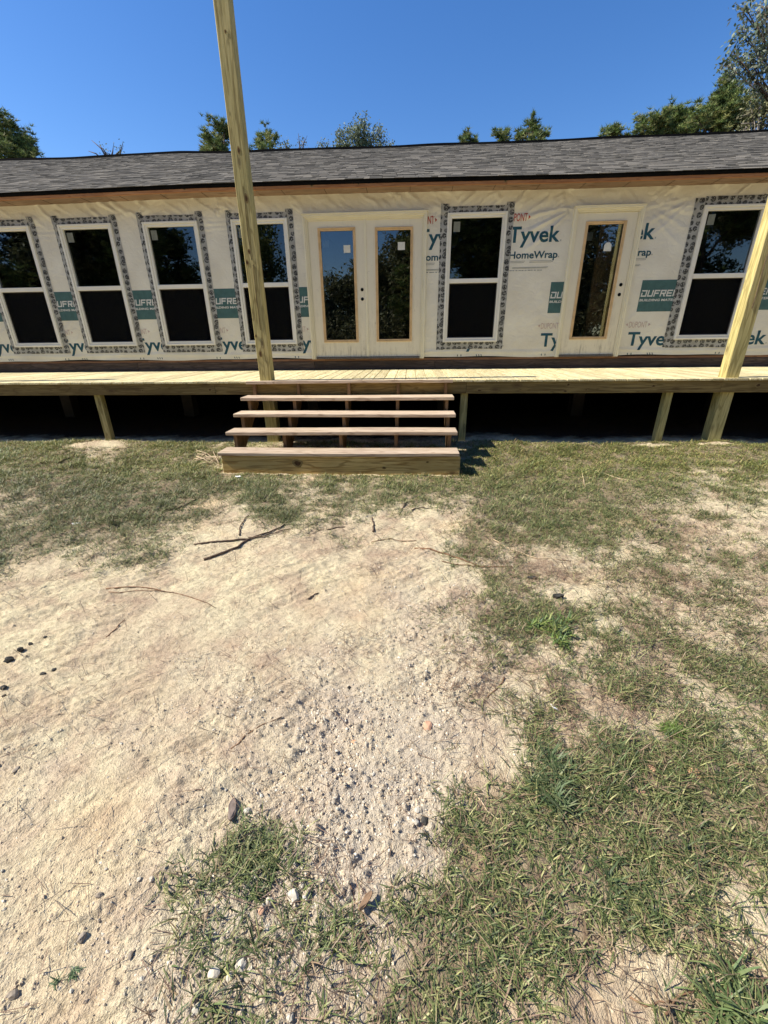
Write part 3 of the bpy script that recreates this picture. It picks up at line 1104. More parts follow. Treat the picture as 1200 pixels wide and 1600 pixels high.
def square_letters(s, x0, pitch, w, z0, h, t, shear=0.12):
    """blocky squared capitals drawn with strokes"""
    S = {'D': [(0, 0, 1, .0), ], }
    quads = []
    def hbar(x, a, b, zz): quads.append(('h', x + a * w, x + b * w, z0 + zz * (h - t)))
    def vbar(x, a, c, d): quads.append(('v', x + a * (w - t), z0 + c * h, z0 + d * h))
    x = x0
    for ch in s:
        if ch == 'D': hbar(x, 0, 1, 0); hbar(x, 0, 1, 1); vbar(x, 0, 0, .62); vbar(x, 1, 0.05, .95)
        if ch == 'U': hbar(x, 0, 1, 0); vbar(x, 0, 0.05, 1); vbar(x, 1, 0.05, 1)
        if ch == 'F': hbar(x, 0, 1, 1); hbar(x, 0, .85, .5); vbar(x, 0, 0, .95)
        if ch == 'R': hbar(x, 0, 1, 1); hbar(x, 0, 1, .46); vbar(x, 0, 0, .95); vbar(x, 1, .5, .95); quads.append(('d', x + .45 * w, x + w, z0, z0 + .45 * h))
        if ch == 'E': hbar(x, 0, 1, 0); hbar(x, 0, .9, .5); hbar(x, 0, 1, 1); vbar(x, 0, 0.05, .95)
        if ch == 'N': vbar(x, 0, 0, 1); vbar(x, 1, 0, 1); quads.append(('d', x + t * .6, x + w - t * .2, z0, z0 + h))
        x += pitch
    out = []
    for k, a, b, c, *r in [(q + (0,))[:5] if len(q) == 4 else q for q in quads]:
        if k == 'h': q = R4(a, b, c, c + t)
        elif k == 'v': q = R4(a, a + t, b, c)
        else: q = [(b - t * 1.3, c), (b, c), (a + t * 1.3, r[0]), (a, r[0])]
        out.append([(xx + shear * (zz - z0), zz) for xx, zz in q])
    return out


def build_prints():
    PER = 1.42
    for k in range(-8, 5):
        u = 1.500 + PER * k
        if X0 < u < X1 - 0.8:
            print_text('Tyvek', u, u + 0.785, 2.698, 2.905, M['teal'], bold=0.022)
            print_text('®', u + 0.792, u + 0.814, 2.70, 2.72, M['teal'], bold=0.0)
            print_text('HomeWrap', u + 0.035, u + 0.785, 2.478, 2.575, M['teal'], bold=0.024)
            print_text('®', u + 0.79, u + 0.81, 2.48, 2.50, M['teal'], bold=0.0)
            print_text('DUPONT', u - 0.05, u + 0.26, 2.975, 3.075, M['redp'], bold=0.010)
            print_quads([[(u + 0.275, 2.995), (u + 0.305, 3.022), (u + 0.275, 3.05)], [(u - 0.065, 2.995), (u - 0.065, 3.05), (u - 0.095, 3.022)]], M['redp'], 'print_mark')
            print_quads([R4(u + 0.06 + a, u + 0.04 + b, z, z + 0.006) for a, b, z in
                         ((0, 0.25, 2.437), (0.30, 0.66, 2.437), (0, 0.24, 2.418), (0.30, 0.66, 2.418), (0.04, 0.62, 2.350), (0.04, 0.60, 2.338))] +
                        [R4(u + 0.70, u + 0.725, 2.425, 2.434)], M['grayp'], 'print_line')
            print_quads([R4(u + 0.06 + i * 0.048, u + 0.06 + i * 0.048 + 0.030 + 0.012 * (i % 3 == 0), 2.305, 2.317) for i in range(11)], M['grayp'], 'print_line')
        b = 2.240 + PER * k
        if X0 < b < X1 - 0.8:
            print_quads([R4(b, b + 0.735, 1.688, 2.140)], M['block'], 'print_block', 0.002)
            print_quads(square_letters('DUFRENE', b + 0.014, 0.098, 0.084, 1.905, 0.094, 0.0185), M['whitep'], 'lettering', 0.0045)
            print_text('BUILDING MATERIALS', b + 0.010, b + 0.700, 1.840, 1.872, M['whitep'], bold=0.03, off=0.0045, shear=0.1)
        l = 2.180 + PER * k
        if X0 < l < X1 - 0.8:
            print_text('Tyvek', l, l + 0.785, 1.180, 1.385, M['teal'], bold=0.022)
            print_text('®', l + 0.792, l + 0.814, 1.185, 1.205, M['teal'], bold=0.0)
            print_text('DUPONT', l - 0.015, l + 0.27, 1.452, 1.540, M['faint'], bold=-0.004)
            print_quads([[(l + 0.29, 1.475), (l + 0.325, 1.497), (l + 0.29, 1.52)], [(l - 0.035, 1.475), (l - 0.035, 1.52), (l - 0.07, 1.497)]], M['faint'], 'print_mark')
            # tops of the next HomeWrap line, cut off by the hem
            print_quads([R4(l + a, l + a + 0.013, 1.034, 1.064) for a in (0.04, 0.10)] +
                        [[(l + a, 1.064), (l + a + 0.010, 1.034), (l + a + 0.022, 1.034), (l + a + 0.013, 1.064)] for a in (0.36, 0.40, 0.44)], M['teal'], 'lettering')


build_prints()


def rough_strip(x0, x1, z0, z1, seed, vertical):
    """one strip of flashing tape lying on the wrap, with hand-cut edges"""
    nx = max(3, int((x1 - x0) / 0.022))
    nz = max(3, int((z1 - z0) / 0.022))
    u, v = np.meshgrid(np.linspace(0, 1, nx), np.linspace(0, 1, nz))
    X = x0 + (x1 - x0) * u
    Z = z0 + (z1 - z0) * v
    if vertical: X = X + 0.007 * np.interp(v, np.linspace(0, 1, 7), RNG.random(7) - 0.5)
    else: Z = Z + 0.007 * np.interp(u, np.linspace(0, 1, 6), RNG.random(6) - 0.5)
    Y = wrap_y(X, Z) - 0.0055 - 0.0020 * (0 if vertical else 1)
    idx = np.arange(X.size).reshape(X.shape)
    Q = np.stack([idx[:-1, :-1], idx[:-1, 1:], idx[1:, 1:], idx[1:, :-1]], -1).reshape(-1, 4)
    return mesh_np('flashing_tape', np.stack([X, Y, Z], -1).reshape(-1, 3), Q, True)


def build_window(i, x):
    w = group_part('window', house, (x + WW / 2, DW, WB))
    x1 = x + WW
    y0, y1 = DW - 0.046, DW + 0.05
    mb = MB()
    mb.frame(x, x1, WB, WT, 0.034, y0, y1)
    hpart(mb, 'window_frame', M['vinyl'], w, 0.004)
    mb = MB().frame(x + 0.0345, x1 - 0.0345, WB + 0.0345, WT - 0.0345, 0.034, y0 + 0.014, y1 - 0.01)
    hpart(mb, 'sash', M['vinyl'], w, 0.003)
    hpart(MB().box(x + 0.069, x1 - 0.069, y0 + 0.010, y1 - 0.012, 2.148, 2.212), 'meeting_rail', M['vinyl'], w, 0.003)
    hpart(MB().box(x + 0.068, x1 - 0.068, DW + 0.006, DW + 0.010, 2.20, WT - 0.068), 'pane', M['glass'], w)
    hpart(MB().box(x + 0.068, x1 - 0.068, DW + 0.016, DW + 0.020, WB + 0.068, 2.16), 'pane', M['glass'], w)
    s = MB()
    s.box(x + 0.080, x1 - 0.080, DW + 0.0005, DW + 0.0015, WB + 0.080, 2.147)
    hpart(s, 'insect_screen', M['screenm'], w)
    hpart(MB().frame(x + 0.070, x1 - 0.070, WB + 0.070, 2.1475, 0.012, DW - 0.008, DW + 0.003), 'screen_frame', M['sframe'], w)
    sx = x + 0.098 + 0.015 * random.random()
    hpart(MB().box(sx, sx + 0.10, DW + 0.0035, DW + 0.0045, 2.86, 2.995), 'sticker', M['dullsticker'], w)
    tl = x - 0.105 if i in (5,) else x - 0.082
    strips = [(tl, x + 0.02, 1.150, 3.232, True), (x1 - 0.02, x1 + 0.10, 1.158, 3.226, True),
              (x + 0.0, x1 - 0.0, WT - 0.01, 3.188, False), (tl + 0.01, x1 + 0.095, 1.148, WB + 0.012, False)]
    if i == 6:
        strips = [(4.19, x + 0.02, 1.145, 3.20, True), (x1 - 0.02, x1 + 0.10, 1.158, 3.20, True), (x, x1, WT - 0.01, 3.215, False), (4.24, x1 + 0.095, 1.14, WB + 0.012, False)]
    for j, (a, b, c, d, ver) in enumerate(strips):
        jz = 0.012 * (random.random() - 0.5)
        o = link('flashing_tape', rough_strip(a, b, c + jz, d + jz, i * 7 + j, ver), M['tape'])
        adopt(o, w)
    return w


M['sframe'] = flat('dark_screen_frame', (0.05, 0.045, 0.04), 0.6, 0.3)


def mk_screen():
    mt = bpy.data.materials.new('insect_mesh')
    mt.use_nodes = True
    nt = mt.node_tree
    b = nt.nodes['Principled BSDF']
    b.inputs['Base Color'].default_value = (0.004, 0.004, 0.004, 1)
    b.inputs['Roughness'].default_value = 0.9
    b.inputs['Specular IOR Level'].default_value = 0.1
    t = nt.nodes.new('ShaderNodeBsdfTransparent')
    mx = nt.nodes.new('ShaderNodeMixShader')
    mx.inputs[0].default_value = 0.72
    nt.links.new(t.outputs[0], mx.inputs[1])
    nt.links.new(b.outputs[0], mx.inputs[2])
    nt.links.new(mx.outputs[0], nt.nodes['Material Output'].inputs[0])
    return mt


M['screenm'] = mk_screen()
for i, x in enumerate(WX):
    build_window(i, x)


def brickmould(mb, x0, x1, z0, z1, w=0.058):
    # stepped profile: outer fat bead, inner thinner step
    for (a, b, yy) in ((0.0, w * 0.45, DW - 0.062), (w * 0.45, w * 0.8, DW - 0.050), (w * 0.8, w, DW - 0.036)):
        mb.box(x0 + a, x0 + b, yy, DW + 0.01, z0, z1 - a)
        mb.box(x1 - b, x1 - a, yy, DW + 0.01, z0, z1 - a)
        mb.box(x0 + b, x1 - b, yy, DW + 0.01, z1 - b, z1 - a)


def disc(mb, cx, cz, r, y, n=20):
    mb.prism([(cx + r * math.cos(2 * math.pi * k / n), cz + r * math.sin(2 * math.pi * k / n)) for k in range(n)], 'y', y, y + 0.004)


def build_slab(parent, x0, x1, z0, z1, gx0, gx1, gz0, gz1, holes=None, turn=0.0):
    """door leaf with a full lite: gx.. = outer edge of the wooden lite trim"""
    s = group_part('door_leaf', parent, ((x0 + x1) / 2, DW, z0)) if False else None
    mb = MB()
    mb.box(x0, gx0 + 0.012, DW - 0.012, DW + 0.032, z0, z1)
    mb.box(gx1 - 0.012, x1, DW - 0.012, DW + 0.032, z0, z1)
    mb.box(gx0 + 0.012, gx1 - 0.012, DW - 0.012, DW + 0.032, z0, gz0 + 0.012)
    mb.box(gx0 + 0.012, gx1 - 0.012, DW - 0.012, DW + 0.032, gz1 - 0.012, z1)
    hpart(mb, 'door_leaf', M['door'], parent)
    tr = MB()
    tr.frame(gx0, gx1, gz0, gz1, 0.020, DW - 0.026, DW + 0.004)
    tr.frame(gx0 + 0.0205, gx1 - 0.0205, gz0 + 0.0205, gz1 - 0.0205, 0.020, DW - 0.019, DW + 0.004)
    hpart(tr, 'lite_trim', M['trimwood'], parent, 0.003)
    pn = hpart(MB().box(gx0 + 0.035, gx1 - 0.035, DW + 0.004, DW + 0.009, gz0 + 0.035, gz1 - 0.035), 'pane', M['doorglass'], parent)
    pn.rotation_euler = (0, 0, turn)
    for (hx, hz) in holes or ():
        mb = MB()
        disc(mb, hx, hz, 0.026, DW - 0.0155)
        hpart(mb, 'bore_hole', M['black'], parent)


def build_doors():
    d = group_part('double_door', house, (-0.74, DW, SILL))
    mb = MB()
    brickmould(mb, -1.723, 0.228, 1.010, 3.128)
    hpart(mb, 'door_casing', M['casing'], d, 0.0025)
    hpart(MB().box(-1.735, 0.240, DW - 0.070, DW + 0.01, 3.1285, 3.146), 'head_cap', M['casing'], d, 0.002)
    hpart(MB().frame(-1.664, 0.169, 1.010, 3.0685, 0.012, DW - 0.030, DW + 0.05, wb=0), 'door_jamb', M['casing'], d)
    build_slab(d, -1.650, -0.752, 1.045, 3.055, -1.500, -0.898, 1.281, 2.958, [(-0.814, 2.084), (-0.815, 1.944)])
    build_slab(d, -0.736, 0.156, 1.045, 3.055, -0.588, 0.016, 1.284, 2.946)
    hpart(MB().box(-0.762, -0.726, DW - 0.024, DW + 0.03, 1.045, 3.056), 'astragal', M['casing'], d, 0.003)
    th = MB().box(-1.652, 0.157, DW - 0.045, DW + 0.05, 1.012, 1.040)
    for k in range(26):
        th.box(-1.63 + k * 0.069, -1.59 + k * 0.069, DW - 0.049, DW - 0.044, 1.018, 1.026)
    hpart(th, 'threshold', M['alu'], d)
    for (x, z, sx, sz, mt, yy) in ((-1.095, 2.615, 0.108, 0.105, 'sticker', -0.004), (-1.425, 2.70, 0.095, 0.09, 'dullsticker', 0.012), (-0.225, 2.635, 0.112, 0.108, 'sticker', -0.004), (-0.52, 2.77, 0.09, 0.09, 'dullsticker', 0.012)):
        hpart(MB().box(x, x + sx, DW + yy, DW + yy + 0.001, z, z + sz), 'sticker', M[mt], d)
    d = group_part('single_door', house, (2.95, DW, SILL))
    mb = MB()
    brickmould(mb, 2.444, 3.475, 1.010, 3.128)
    hpart(mb, 'door_casing', M['casing'], d, 0.0025)
    hpart(MB().box(2.436, 3.484, DW - 0.068, DW + 0.01, 3.1285, 3.141), 'head_cap', M['casing'], d, 0.002)
    hpart(MB().frame(2.503, 3.416, 1.010, 3.0685, 0.010, DW - 0.030, DW + 0.05, wb=0), 'door_jamb', M['casing'], d)
    build_slab(d, 2.515, 3.403, 1.045, 3.055, 2.650, 3.258, 1.283, 2.946, [(3.334, 2.082), (3.337, 1.942)], turn=-0.018)
    th = MB().box(2.514, 3.404, DW - 0.045, DW + 0.05, 1.012, 1.040)
    for k in range(12):
        th.box(2.53 + k * 0.072, 2.57 + k * 0.072, DW - 0.049, DW - 0.044, 1.018, 1.026)
    hpart(th, 'threshold', M['alu'], d)
    hpart(MB().prism([(2.978, 2.55), (3.092, 2.55), (3.088, 2.63), (3.058, 2.667), (3.008, 2.667), (2.980, 2.635)], 'y', DW - 0.004, DW - 0.003), 'sticker', M['sticker'], d)
    hpart(MB().box(2.70, 2.79, DW + 0.012, DW + 0.013, 2.70, 2.81), 'sticker', M['dullsticker'], d)


build_doors()


def build_shell():
    # sheathing behind the wrap is cut at the openings
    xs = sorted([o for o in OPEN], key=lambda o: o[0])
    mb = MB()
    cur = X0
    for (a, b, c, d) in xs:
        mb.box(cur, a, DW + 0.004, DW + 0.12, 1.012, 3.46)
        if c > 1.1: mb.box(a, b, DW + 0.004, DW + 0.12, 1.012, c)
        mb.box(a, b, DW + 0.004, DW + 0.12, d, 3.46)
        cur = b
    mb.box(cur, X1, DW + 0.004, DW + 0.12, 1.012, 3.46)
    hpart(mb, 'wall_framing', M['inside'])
    # rest of the walls, floor, ceiling and back
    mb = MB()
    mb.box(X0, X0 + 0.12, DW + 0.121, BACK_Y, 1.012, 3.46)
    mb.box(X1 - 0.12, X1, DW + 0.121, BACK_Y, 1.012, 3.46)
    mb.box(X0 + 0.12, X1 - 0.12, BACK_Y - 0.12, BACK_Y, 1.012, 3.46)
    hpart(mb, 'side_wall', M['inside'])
    for x in (X0, X1):
        sg = 1 if x == X1 else -1
        hpart(MB().prism([(DW, 3.46), (BACK_Y, 3.46), (RIDGE_Y, RZ - 0.1)], 'x', x - 0.06 if sg > 0 else x, x if sg > 0 else x + 0.06), 'gable', M['wrapflat'])
        hpart(MB().box(x + 0.001 * sg if sg > 0 else x - 0.006, x + 0.006 if sg > 0 else x - 0.001, DW + 0.002, BACK_Y, 1.03, 3.459), 'house_wrap', M['wrapflat'])
    hpart(MB().box(X0 + 0.12, X1 - 0.12, DW + 0.121, BACK_Y - 0.12, 0.95, 1.01), 'floor', M['osb'])
    hpart(MB().box(X0 + 0.12, X1 - 0.12, DW + 0.121, BACK_Y - 0.12, 3.405, 3.459), 'ceiling', M['inside'])
    for x in (-7.9, -5.0, -1.9, 0.36, 2.25, 3.75, 5.9):
        hpart(MB().box(x - 0.05, x + 0.05, DW + 0.122, BACK_Y - 0.122, 1.012, 3.403), 'partition', M['inside'])
    hpart(MB().box(3.02, 3.70, DW + 0.35, DW + 0.40, 1.012, 3.403), 'interior_board', M['osb'])
    # the band between wall and deck
    segs = [X0, -9.7, -4.95, -1.7, 0.42, 5.3, X1]
    for a, b in zip(segs, segs[1:]):
        hpart(MB().box(a + 0.002, b - 0.002, DW - 0.012, DW + 0.05, DECK + 0.004, 0.975), 'ledger_board', M['band'], None, 0.003)
        hpart(MB().box(a + 0.2, b + 0.197, DW - 0.004, DW + 0.05, 0.977, 1.014), 'sill_plate', M['bandtop'], None, 0.002)
    # fascia, in lengths, following the wavy eave
    cuts = [X0, -8.4, -4.7, -2.35, 1.35, 4.95, 7.9, X1]
    for a, b in zip(cuts, cuts[1:]):
        for nm, mt, y0, y1, z0, z1 in (('fascia_board', 'fascia', EAVE_Y + 0.004, EAVE_Y + 0.042, -0.082, 0.0), ('soffit_board', 'soffit', EAVE_Y + 0.043, DW + 0.002, -0.078, -0.060)):
            mb = MB()
            mb.box(a + 0.002, b - 0.002, y0, y1, EZ + z0, EZ + z1)
            bmesh.ops.subdivide_edges(mb.bm, edges=[e for e in mb.bm.edges if abs(e.verts[0].co.x - e.verts[1].co.x) > 0.5], cuts=8, use_grid_fill=True)
            for v in mb.bm.verts: v.co.z += float(eave_dz(v.co.x))
            hpart(mb, nm, M[mt])
    k = X0 + 0.3
    while k < X1:
        hpart(MB().box(k, k + 0.004, EAVE_Y + 0.05, DW - 0.02, EZ - 0.081 + float(eave_dz(k)), EZ - 0.0785 + float(eave_dz(k))), 'soffit_joint', M['black'])
        k += 0.61 + 0.04 * random.random()
    # beams and piers under the floor
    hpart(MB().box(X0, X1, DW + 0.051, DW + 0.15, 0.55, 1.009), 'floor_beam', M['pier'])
    hpart(MB().box(X0, X1, BACK_Y - 0.15, BACK_Y, -0.2, 1.009), 'rear_light_block', M['pier'])  # unseen wall added to stop light leaking under the floor from behind
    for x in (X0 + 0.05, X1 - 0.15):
        hpart(MB().box(x, x + 0.1, DW + 0.4, BACK_Y - 0.16, -0.2, 0.948), 'side_light_block', M['pier'])  # unseen end walls, added to keep the underfloor dark
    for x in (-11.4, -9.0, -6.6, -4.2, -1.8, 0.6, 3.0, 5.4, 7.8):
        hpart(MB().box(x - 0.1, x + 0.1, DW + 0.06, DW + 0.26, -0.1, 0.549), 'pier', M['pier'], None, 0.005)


M['wrapflat'] = flat('wrap_side', (0.66, 0.63, 0.57), 0.6, 0.3, 0.05, 3)
build_shell()


# ------------------------------------------------------------------ roof
def build_roof():
    roof = group_part('roof', house, (-1.2, EAVE_Y, EZ))
    # deck of the roof, both slopes
    xs = np.arange(X0 - 0.25, X1 + 0.26, 0.25)
    V, Q = [], []
    for x in xs:
        e, r = float(roof_z(x, EAVE_Y)), float(roof_z(x, RIDGE_Y))
        V += [(x, EAVE_Y + 0.004, e + 0.012), (x, RIDGE_Y, r + 0.012), (x, BACK_Y + 0.3, e + 0.012 - 0.05), (x, EAVE_Y + 0.004, e + 0.002), (x, RIDGE_Y, r - 0.02), (x, BACK_Y + 0.3, e - 0.07)]
    for i in range(len(xs) - 1):
        a, b = 6 * i, 6 * (i + 1)
        Q += [(a, b, b + 1, a + 1), (a + 1, b + 1, b + 2, a + 2), (a + 3, a + 4, b + 4, b + 3), (a + 4, a + 5, b + 5, b + 4), (a, a + 3, b + 3, b), (a + 2, b + 2, b + 5, a + 5)]
    o = link('roof_deck', mesh_np('roof_deck', np.array(V), np.array(Q), False), M['drip'])
    adopt(o, roof)
    # shingle tabs
    expo = 0.142
    ang = math.atan(SLOPE)
    ncourse = int((RIDGE_Y - EAVE_Y) / math.cos(ang) / expo) + 1
    tabs = []
    for c in range(ncourse):
        yb = EAVE_Y - 0.022 + c * expo * math.cos(ang)
        x = X0 - 0.25 - random.random() * 0.3
        while x < X1 + 0.25:
            w = random.choice((0.09, 0.12, 0.15, 0.18, 0.22, 0.27))
            tabs.append((x, min(w, X1 + 0.3 - x), yb + random.uniform(-0.003, 0.003), random.choice((0.004, 0.005, 0.008, 0.010)), c))
            x += w + 0.003
    T = np.array(tabs)
    mid = np.stack([T[:, 0] + T[:, 1] / 2, T[:, 2], roof_z(T[:, 0] + T[:, 1] / 2, T[:, 2])], -1)
    px, py, z = project(mid)
    infr = (px > 0) & (px < 1200)
    size = np.where(infr, T[:, 1] / z, -1) - 0.004 * T[:, 4]
    order = np.argsort(-size)
    sep = set(order[:300].tolist())
    # individually laid ones share meshes per width and thickness
    cache = {}
    up_len = 0.17
    Vs, Fs = [], []
    nv = 0
    for i, (x, w, yb, th, c) in enumerate(tabs):
        zc = float(roof_z(x + w / 2, yb)) + 0.013
        zu = float(roof_z(x + w / 2, min(yb + up_len * math.cos(ang), RIDGE_Y))) + 0.013
        rz = (float(roof_z(x + w, yb)) - float(roof_z(x, yb))) / w
        tilt = math.atan2(zu - zc, up_len * math.cos(ang))
        if i in sep:
            k = (round(w, 2), th)
            if k not in cache:
                mb = MB().box(-w / 2 + 0.0015, w / 2 - 0.0015, 0, up_len, 0, th)
                me = mb.mesh('shingle')
                for v in me.vertices:
                    if v.co.y > 0.1: v.co.z -= th * 0.8
                me.materials.append(M['shingle'])
                cache[k] = me
            o = bpy.data.objects.new('shingle', cache[k])
            COL.objects.link(o)
            o.parent = roof
            o.location = Vector((x + w / 2, yb, zc)) - wloc(roof)
            o.rotation_euler = (tilt, -math.atan(rz), 0)
        else:
            c0, s0 = math.cos(tilt), math.sin(tilt)
            for (dx, l, hh) in ((0.0015, 0, 0), (w - 0.0015, 0, 0), (w - 0.0015, up_len, 0), (0.0015, up_len, 0), (0.0015, 0, th), (w - 0.0015, 0, th), (w - 0.0015, up_len, th * 0.2), (0.0015, up_len, th * 0.2)):
                Vs.append((x + dx, yb + l * c0 - hh * s0, zc + (dx - w / 2) * rz + l * s0 + hh * c0))
            a = nv
            Fs += [(a, a + 1, a + 5, a + 4), (a + 4, a + 5, a + 6, a + 7), (a, a + 4, a + 7, a + 3), (a + 1, a + 2, a + 6, a + 5)]
            nv += 8
    # far slope as one run
    o = link('shingle_field', mesh_np('shingle_field', np.array(Vs), np.array(Fs), False), M['shingle'])
    adopt(o, roof)
    o['kind'] = 'stuff'
    print('tabs', len(tabs))
    # dark vent strip along the ridge and drip edge along the eave
    for nm, yy, zo, h, d in (('ridge_vent', RIDGE_Y, 0.013, 0.030, 0.05), ('drip_edge', EAVE_Y - 0.004, -0.012, 0.020, 0.006)):
        V, Q = [], []
        xs = np.arange(X0 - 0.25, X1 + 0.26, 0.2)
        for x in xs:
            zz = float(roof_z(x, yy if yy < RIDGE_Y else RIDGE_Y)) + zo + 0.004 * math.sin(x * 3.1) * (nm == 'ridge_vent')
            V += [(x, yy - d, zz - (0.03 if nm == 'ridge_vent' else 0)), (x, yy - d * 0.8, zz + h), (x, yy + d * 0.8, zz + h), (x, yy + d, zz - 0.03)]
        for i in range(len(xs) - 1):
            a, b = 4 * i, 4 * i + 4
            Q += [(a, b, b + 1, a + 1), (a + 1, b + 1, b + 2, a + 2), (a + 2, b + 2, b + 3, a + 3), (a, a + 3, b + 3, b)]
        o = link(nm, mesh_np(nm, np.array(V), np.array(Q), False), M['drip'])
        adopt(o, roof)


build_roof()

# ------------------------------------------------------------------ deck
deck = empty('deck', (-1.2, 6.6, 0))
tag(deck, 'long low deck of new yellow pine boards along the front of the house', 'deck')


def dpart(mb, name, mat, parent, bevel=0.003):
    return adopt(mb.build(name, mat, None, bevel), parent)


def build_deck():
    PX = [(-1.996, 5.650), (3.905, 5.650), (-7.9, 5.650), (9.5, 5.650)]
    lens = {}
    x = X0 + 0.1
    k = 0
    me_plain = [MB().box(-0.0698, 0.0698, 0, DW - 0.014 - DD, -0.026, 0).mesh('deck_board', 0.003) for _ in range(3)]
    for me in me_plain: me.materials.append(M['deck'])
    while x < X1 - 0.1:
        cx = x + 0.0725
        post = [p for p in PX if cx + 0.07 > p[0] and cx - 0.07 < p[0] + 0.161]
        if post:
            p = post[0]
            mb = MB()
            y0 = DD
            # notch round the post
            mb.box(cx - 0.0698, cx + 0.0698, y0 - 0.0, p[1] - 0.003, DECK - 0.026, DECK)
            mb.box(cx - 0.0698, cx + 0.0698, p[1] + 0.146, DW - 0.014, DECK - 0.026, DECK)
            if cx - 0.0698 < p[0] - 0.003: mb.box(cx - 0.0698, p[0] - 0.003, p[1] - 0.003, p[1] + 0.146, DECK - 0.026, DECK)
            if cx + 0.0698 > p[0] + 0.164: mb.box(p[0] + 0.164, cx + 0.0698, p[1] - 0.003, p[1] + 0.146, DECK - 0.026, DECK)
            dpart(mb, 'deck_board', M['deck'], deck, 0)
        else:
            o = bpy.data.objects.new('deck_board', me_plain[k % 3])
            COL.objects.link(o)
            o.parent = deck
            o.location = Vector((cx, DD + random.uniform(-0.006, 0.002), DECK + random.uniform(-0.0015, 0.0015))) - deck.location
            o.rotation_euler = (0, random.uniform(-0.008, 0.008), random.uniform(-0.001, 0.001))
        x += 0.1445 + random.choice((0, 0.001, 0.002, 0.003))
        k += 1
    for a, b in zip([X0 + 0.1, -8.0, -2.6, 0.72, 3.86, 8.6], [-8.0, -2.6, 0.72, 3.86, 8.6, X1 - 0.1]):
        dpart(MB().box(a + 0.001, b - 0.001, DD + 0.018, DD + 0.056, DECK - 0.170, DECK - 0.028), 'rim_board', M['rim'], deck)
    x = X0 + 0.3
    while x < X1 - 0.3:
        if all(not (p[0] - 0.06 < x < p[0] + 0.2) for p in PX):
            dpart(MB().box(x, x + 0.038, DD + 0.058, DW - 0.02, DECK - 0.168, DECK - 0.028), 'joist', M['rim'], deck, 0)
        x += 0.6
    w = 0.089
    for i, (x, y) in enumerate(((-4.355, 5.655), (3.339 - w - 0.005, 5.655), (0.665, 5.655), (-7.6, 5.655), (6.4, 5.655))):
        xx = x
        dpart(MB().box(xx, xx + w, y, y + w, -0.25, DECK - 0.030), 'support_post', M['post'], deck, 0.004)


build_deck()

# posts that rise through the deck edge
def tall_post(x, lean, h, label, seed):
    o = empty('porch_post', (x + 0.08, 5.72, 0))
    tag(o, label, 'post', 'tall porch posts set through the deck edge')
    mb = MB().box(x, x + 0.160, 5.650, 5.793, -0.4, h)
    bmesh.ops.subdivide_edges(mb.bm, edges=[e for e in mb.bm.edges if abs(e.verts[0].co.z - e.verts[1].co.z) > 1], cuts=14, use_grid_fill=True)
    for v in mb.bm.verts:
        t = v.co.z
        v.co.x += lean * t / h + 0.006 * math.sin(t * 1.1 + seed)
        v.co.y += 0.004 * math.sin(t * 0.9 + seed * 2)
    bmesh.ops.recalc_face_normals(mb.bm, faces=mb.bm.faces[:])
    sharp = [e for e in mb.bm.edges if len(e.link_faces) == 2 and e.calc_face_angle(0) > 1.0]
    bmesh.ops.bevel(mb.bm, geom=sharp, offset=0.006, segments=1, affect='EDGES')
    adopt(mb.build('post_shaft', M['post'], None), o)
    # a few drying cracks
    for k in range(3):
        zz = 1.2 + k * 0.9 + random.random() * 0.5
        cx = x + 0.05 + 0.06 * random.random() + lean * zz / h
        cr = MB()
        pts = [(cx + 0.004 * math.sin(j * 1.3 + k), 5.649, zz + j * 0.12) for j in range(7)]
        for a, b in zip(pts, pts[1:]):
            cr.prism([(a[0] - 0.0012, a[2]), (a[0] + 0.0012, a[2]), (b[0] + 0.0012, b[2]), (b[0] - 0.0012, b[2])], 'y', 5.642, 5.6505)
        if k < 2: adopt(cr.build('drying_crack', M['twig'], None), o)
    return o


tall_post(-1.996, -0.006, 4.75, 'tall square wood post at the left end of the steps, rising above the roof', 1.0)
tall_post(3.905, 0.0, 4.75, 'tall square wood post at the right edge, in front of the rightmost window', 2.3)
tall_post(-7.95, 0.0, 4.75, 'tall square wood post at the far left end of the deck, outside the picture', 4.0)

# ------------------------------------------------------------------ steps
steps = empty('wooden_steps', (-0.8, 4.9, -0.07))
tag(steps, 'five wide wooden steps with open risers leading up to the deck', 'steps')


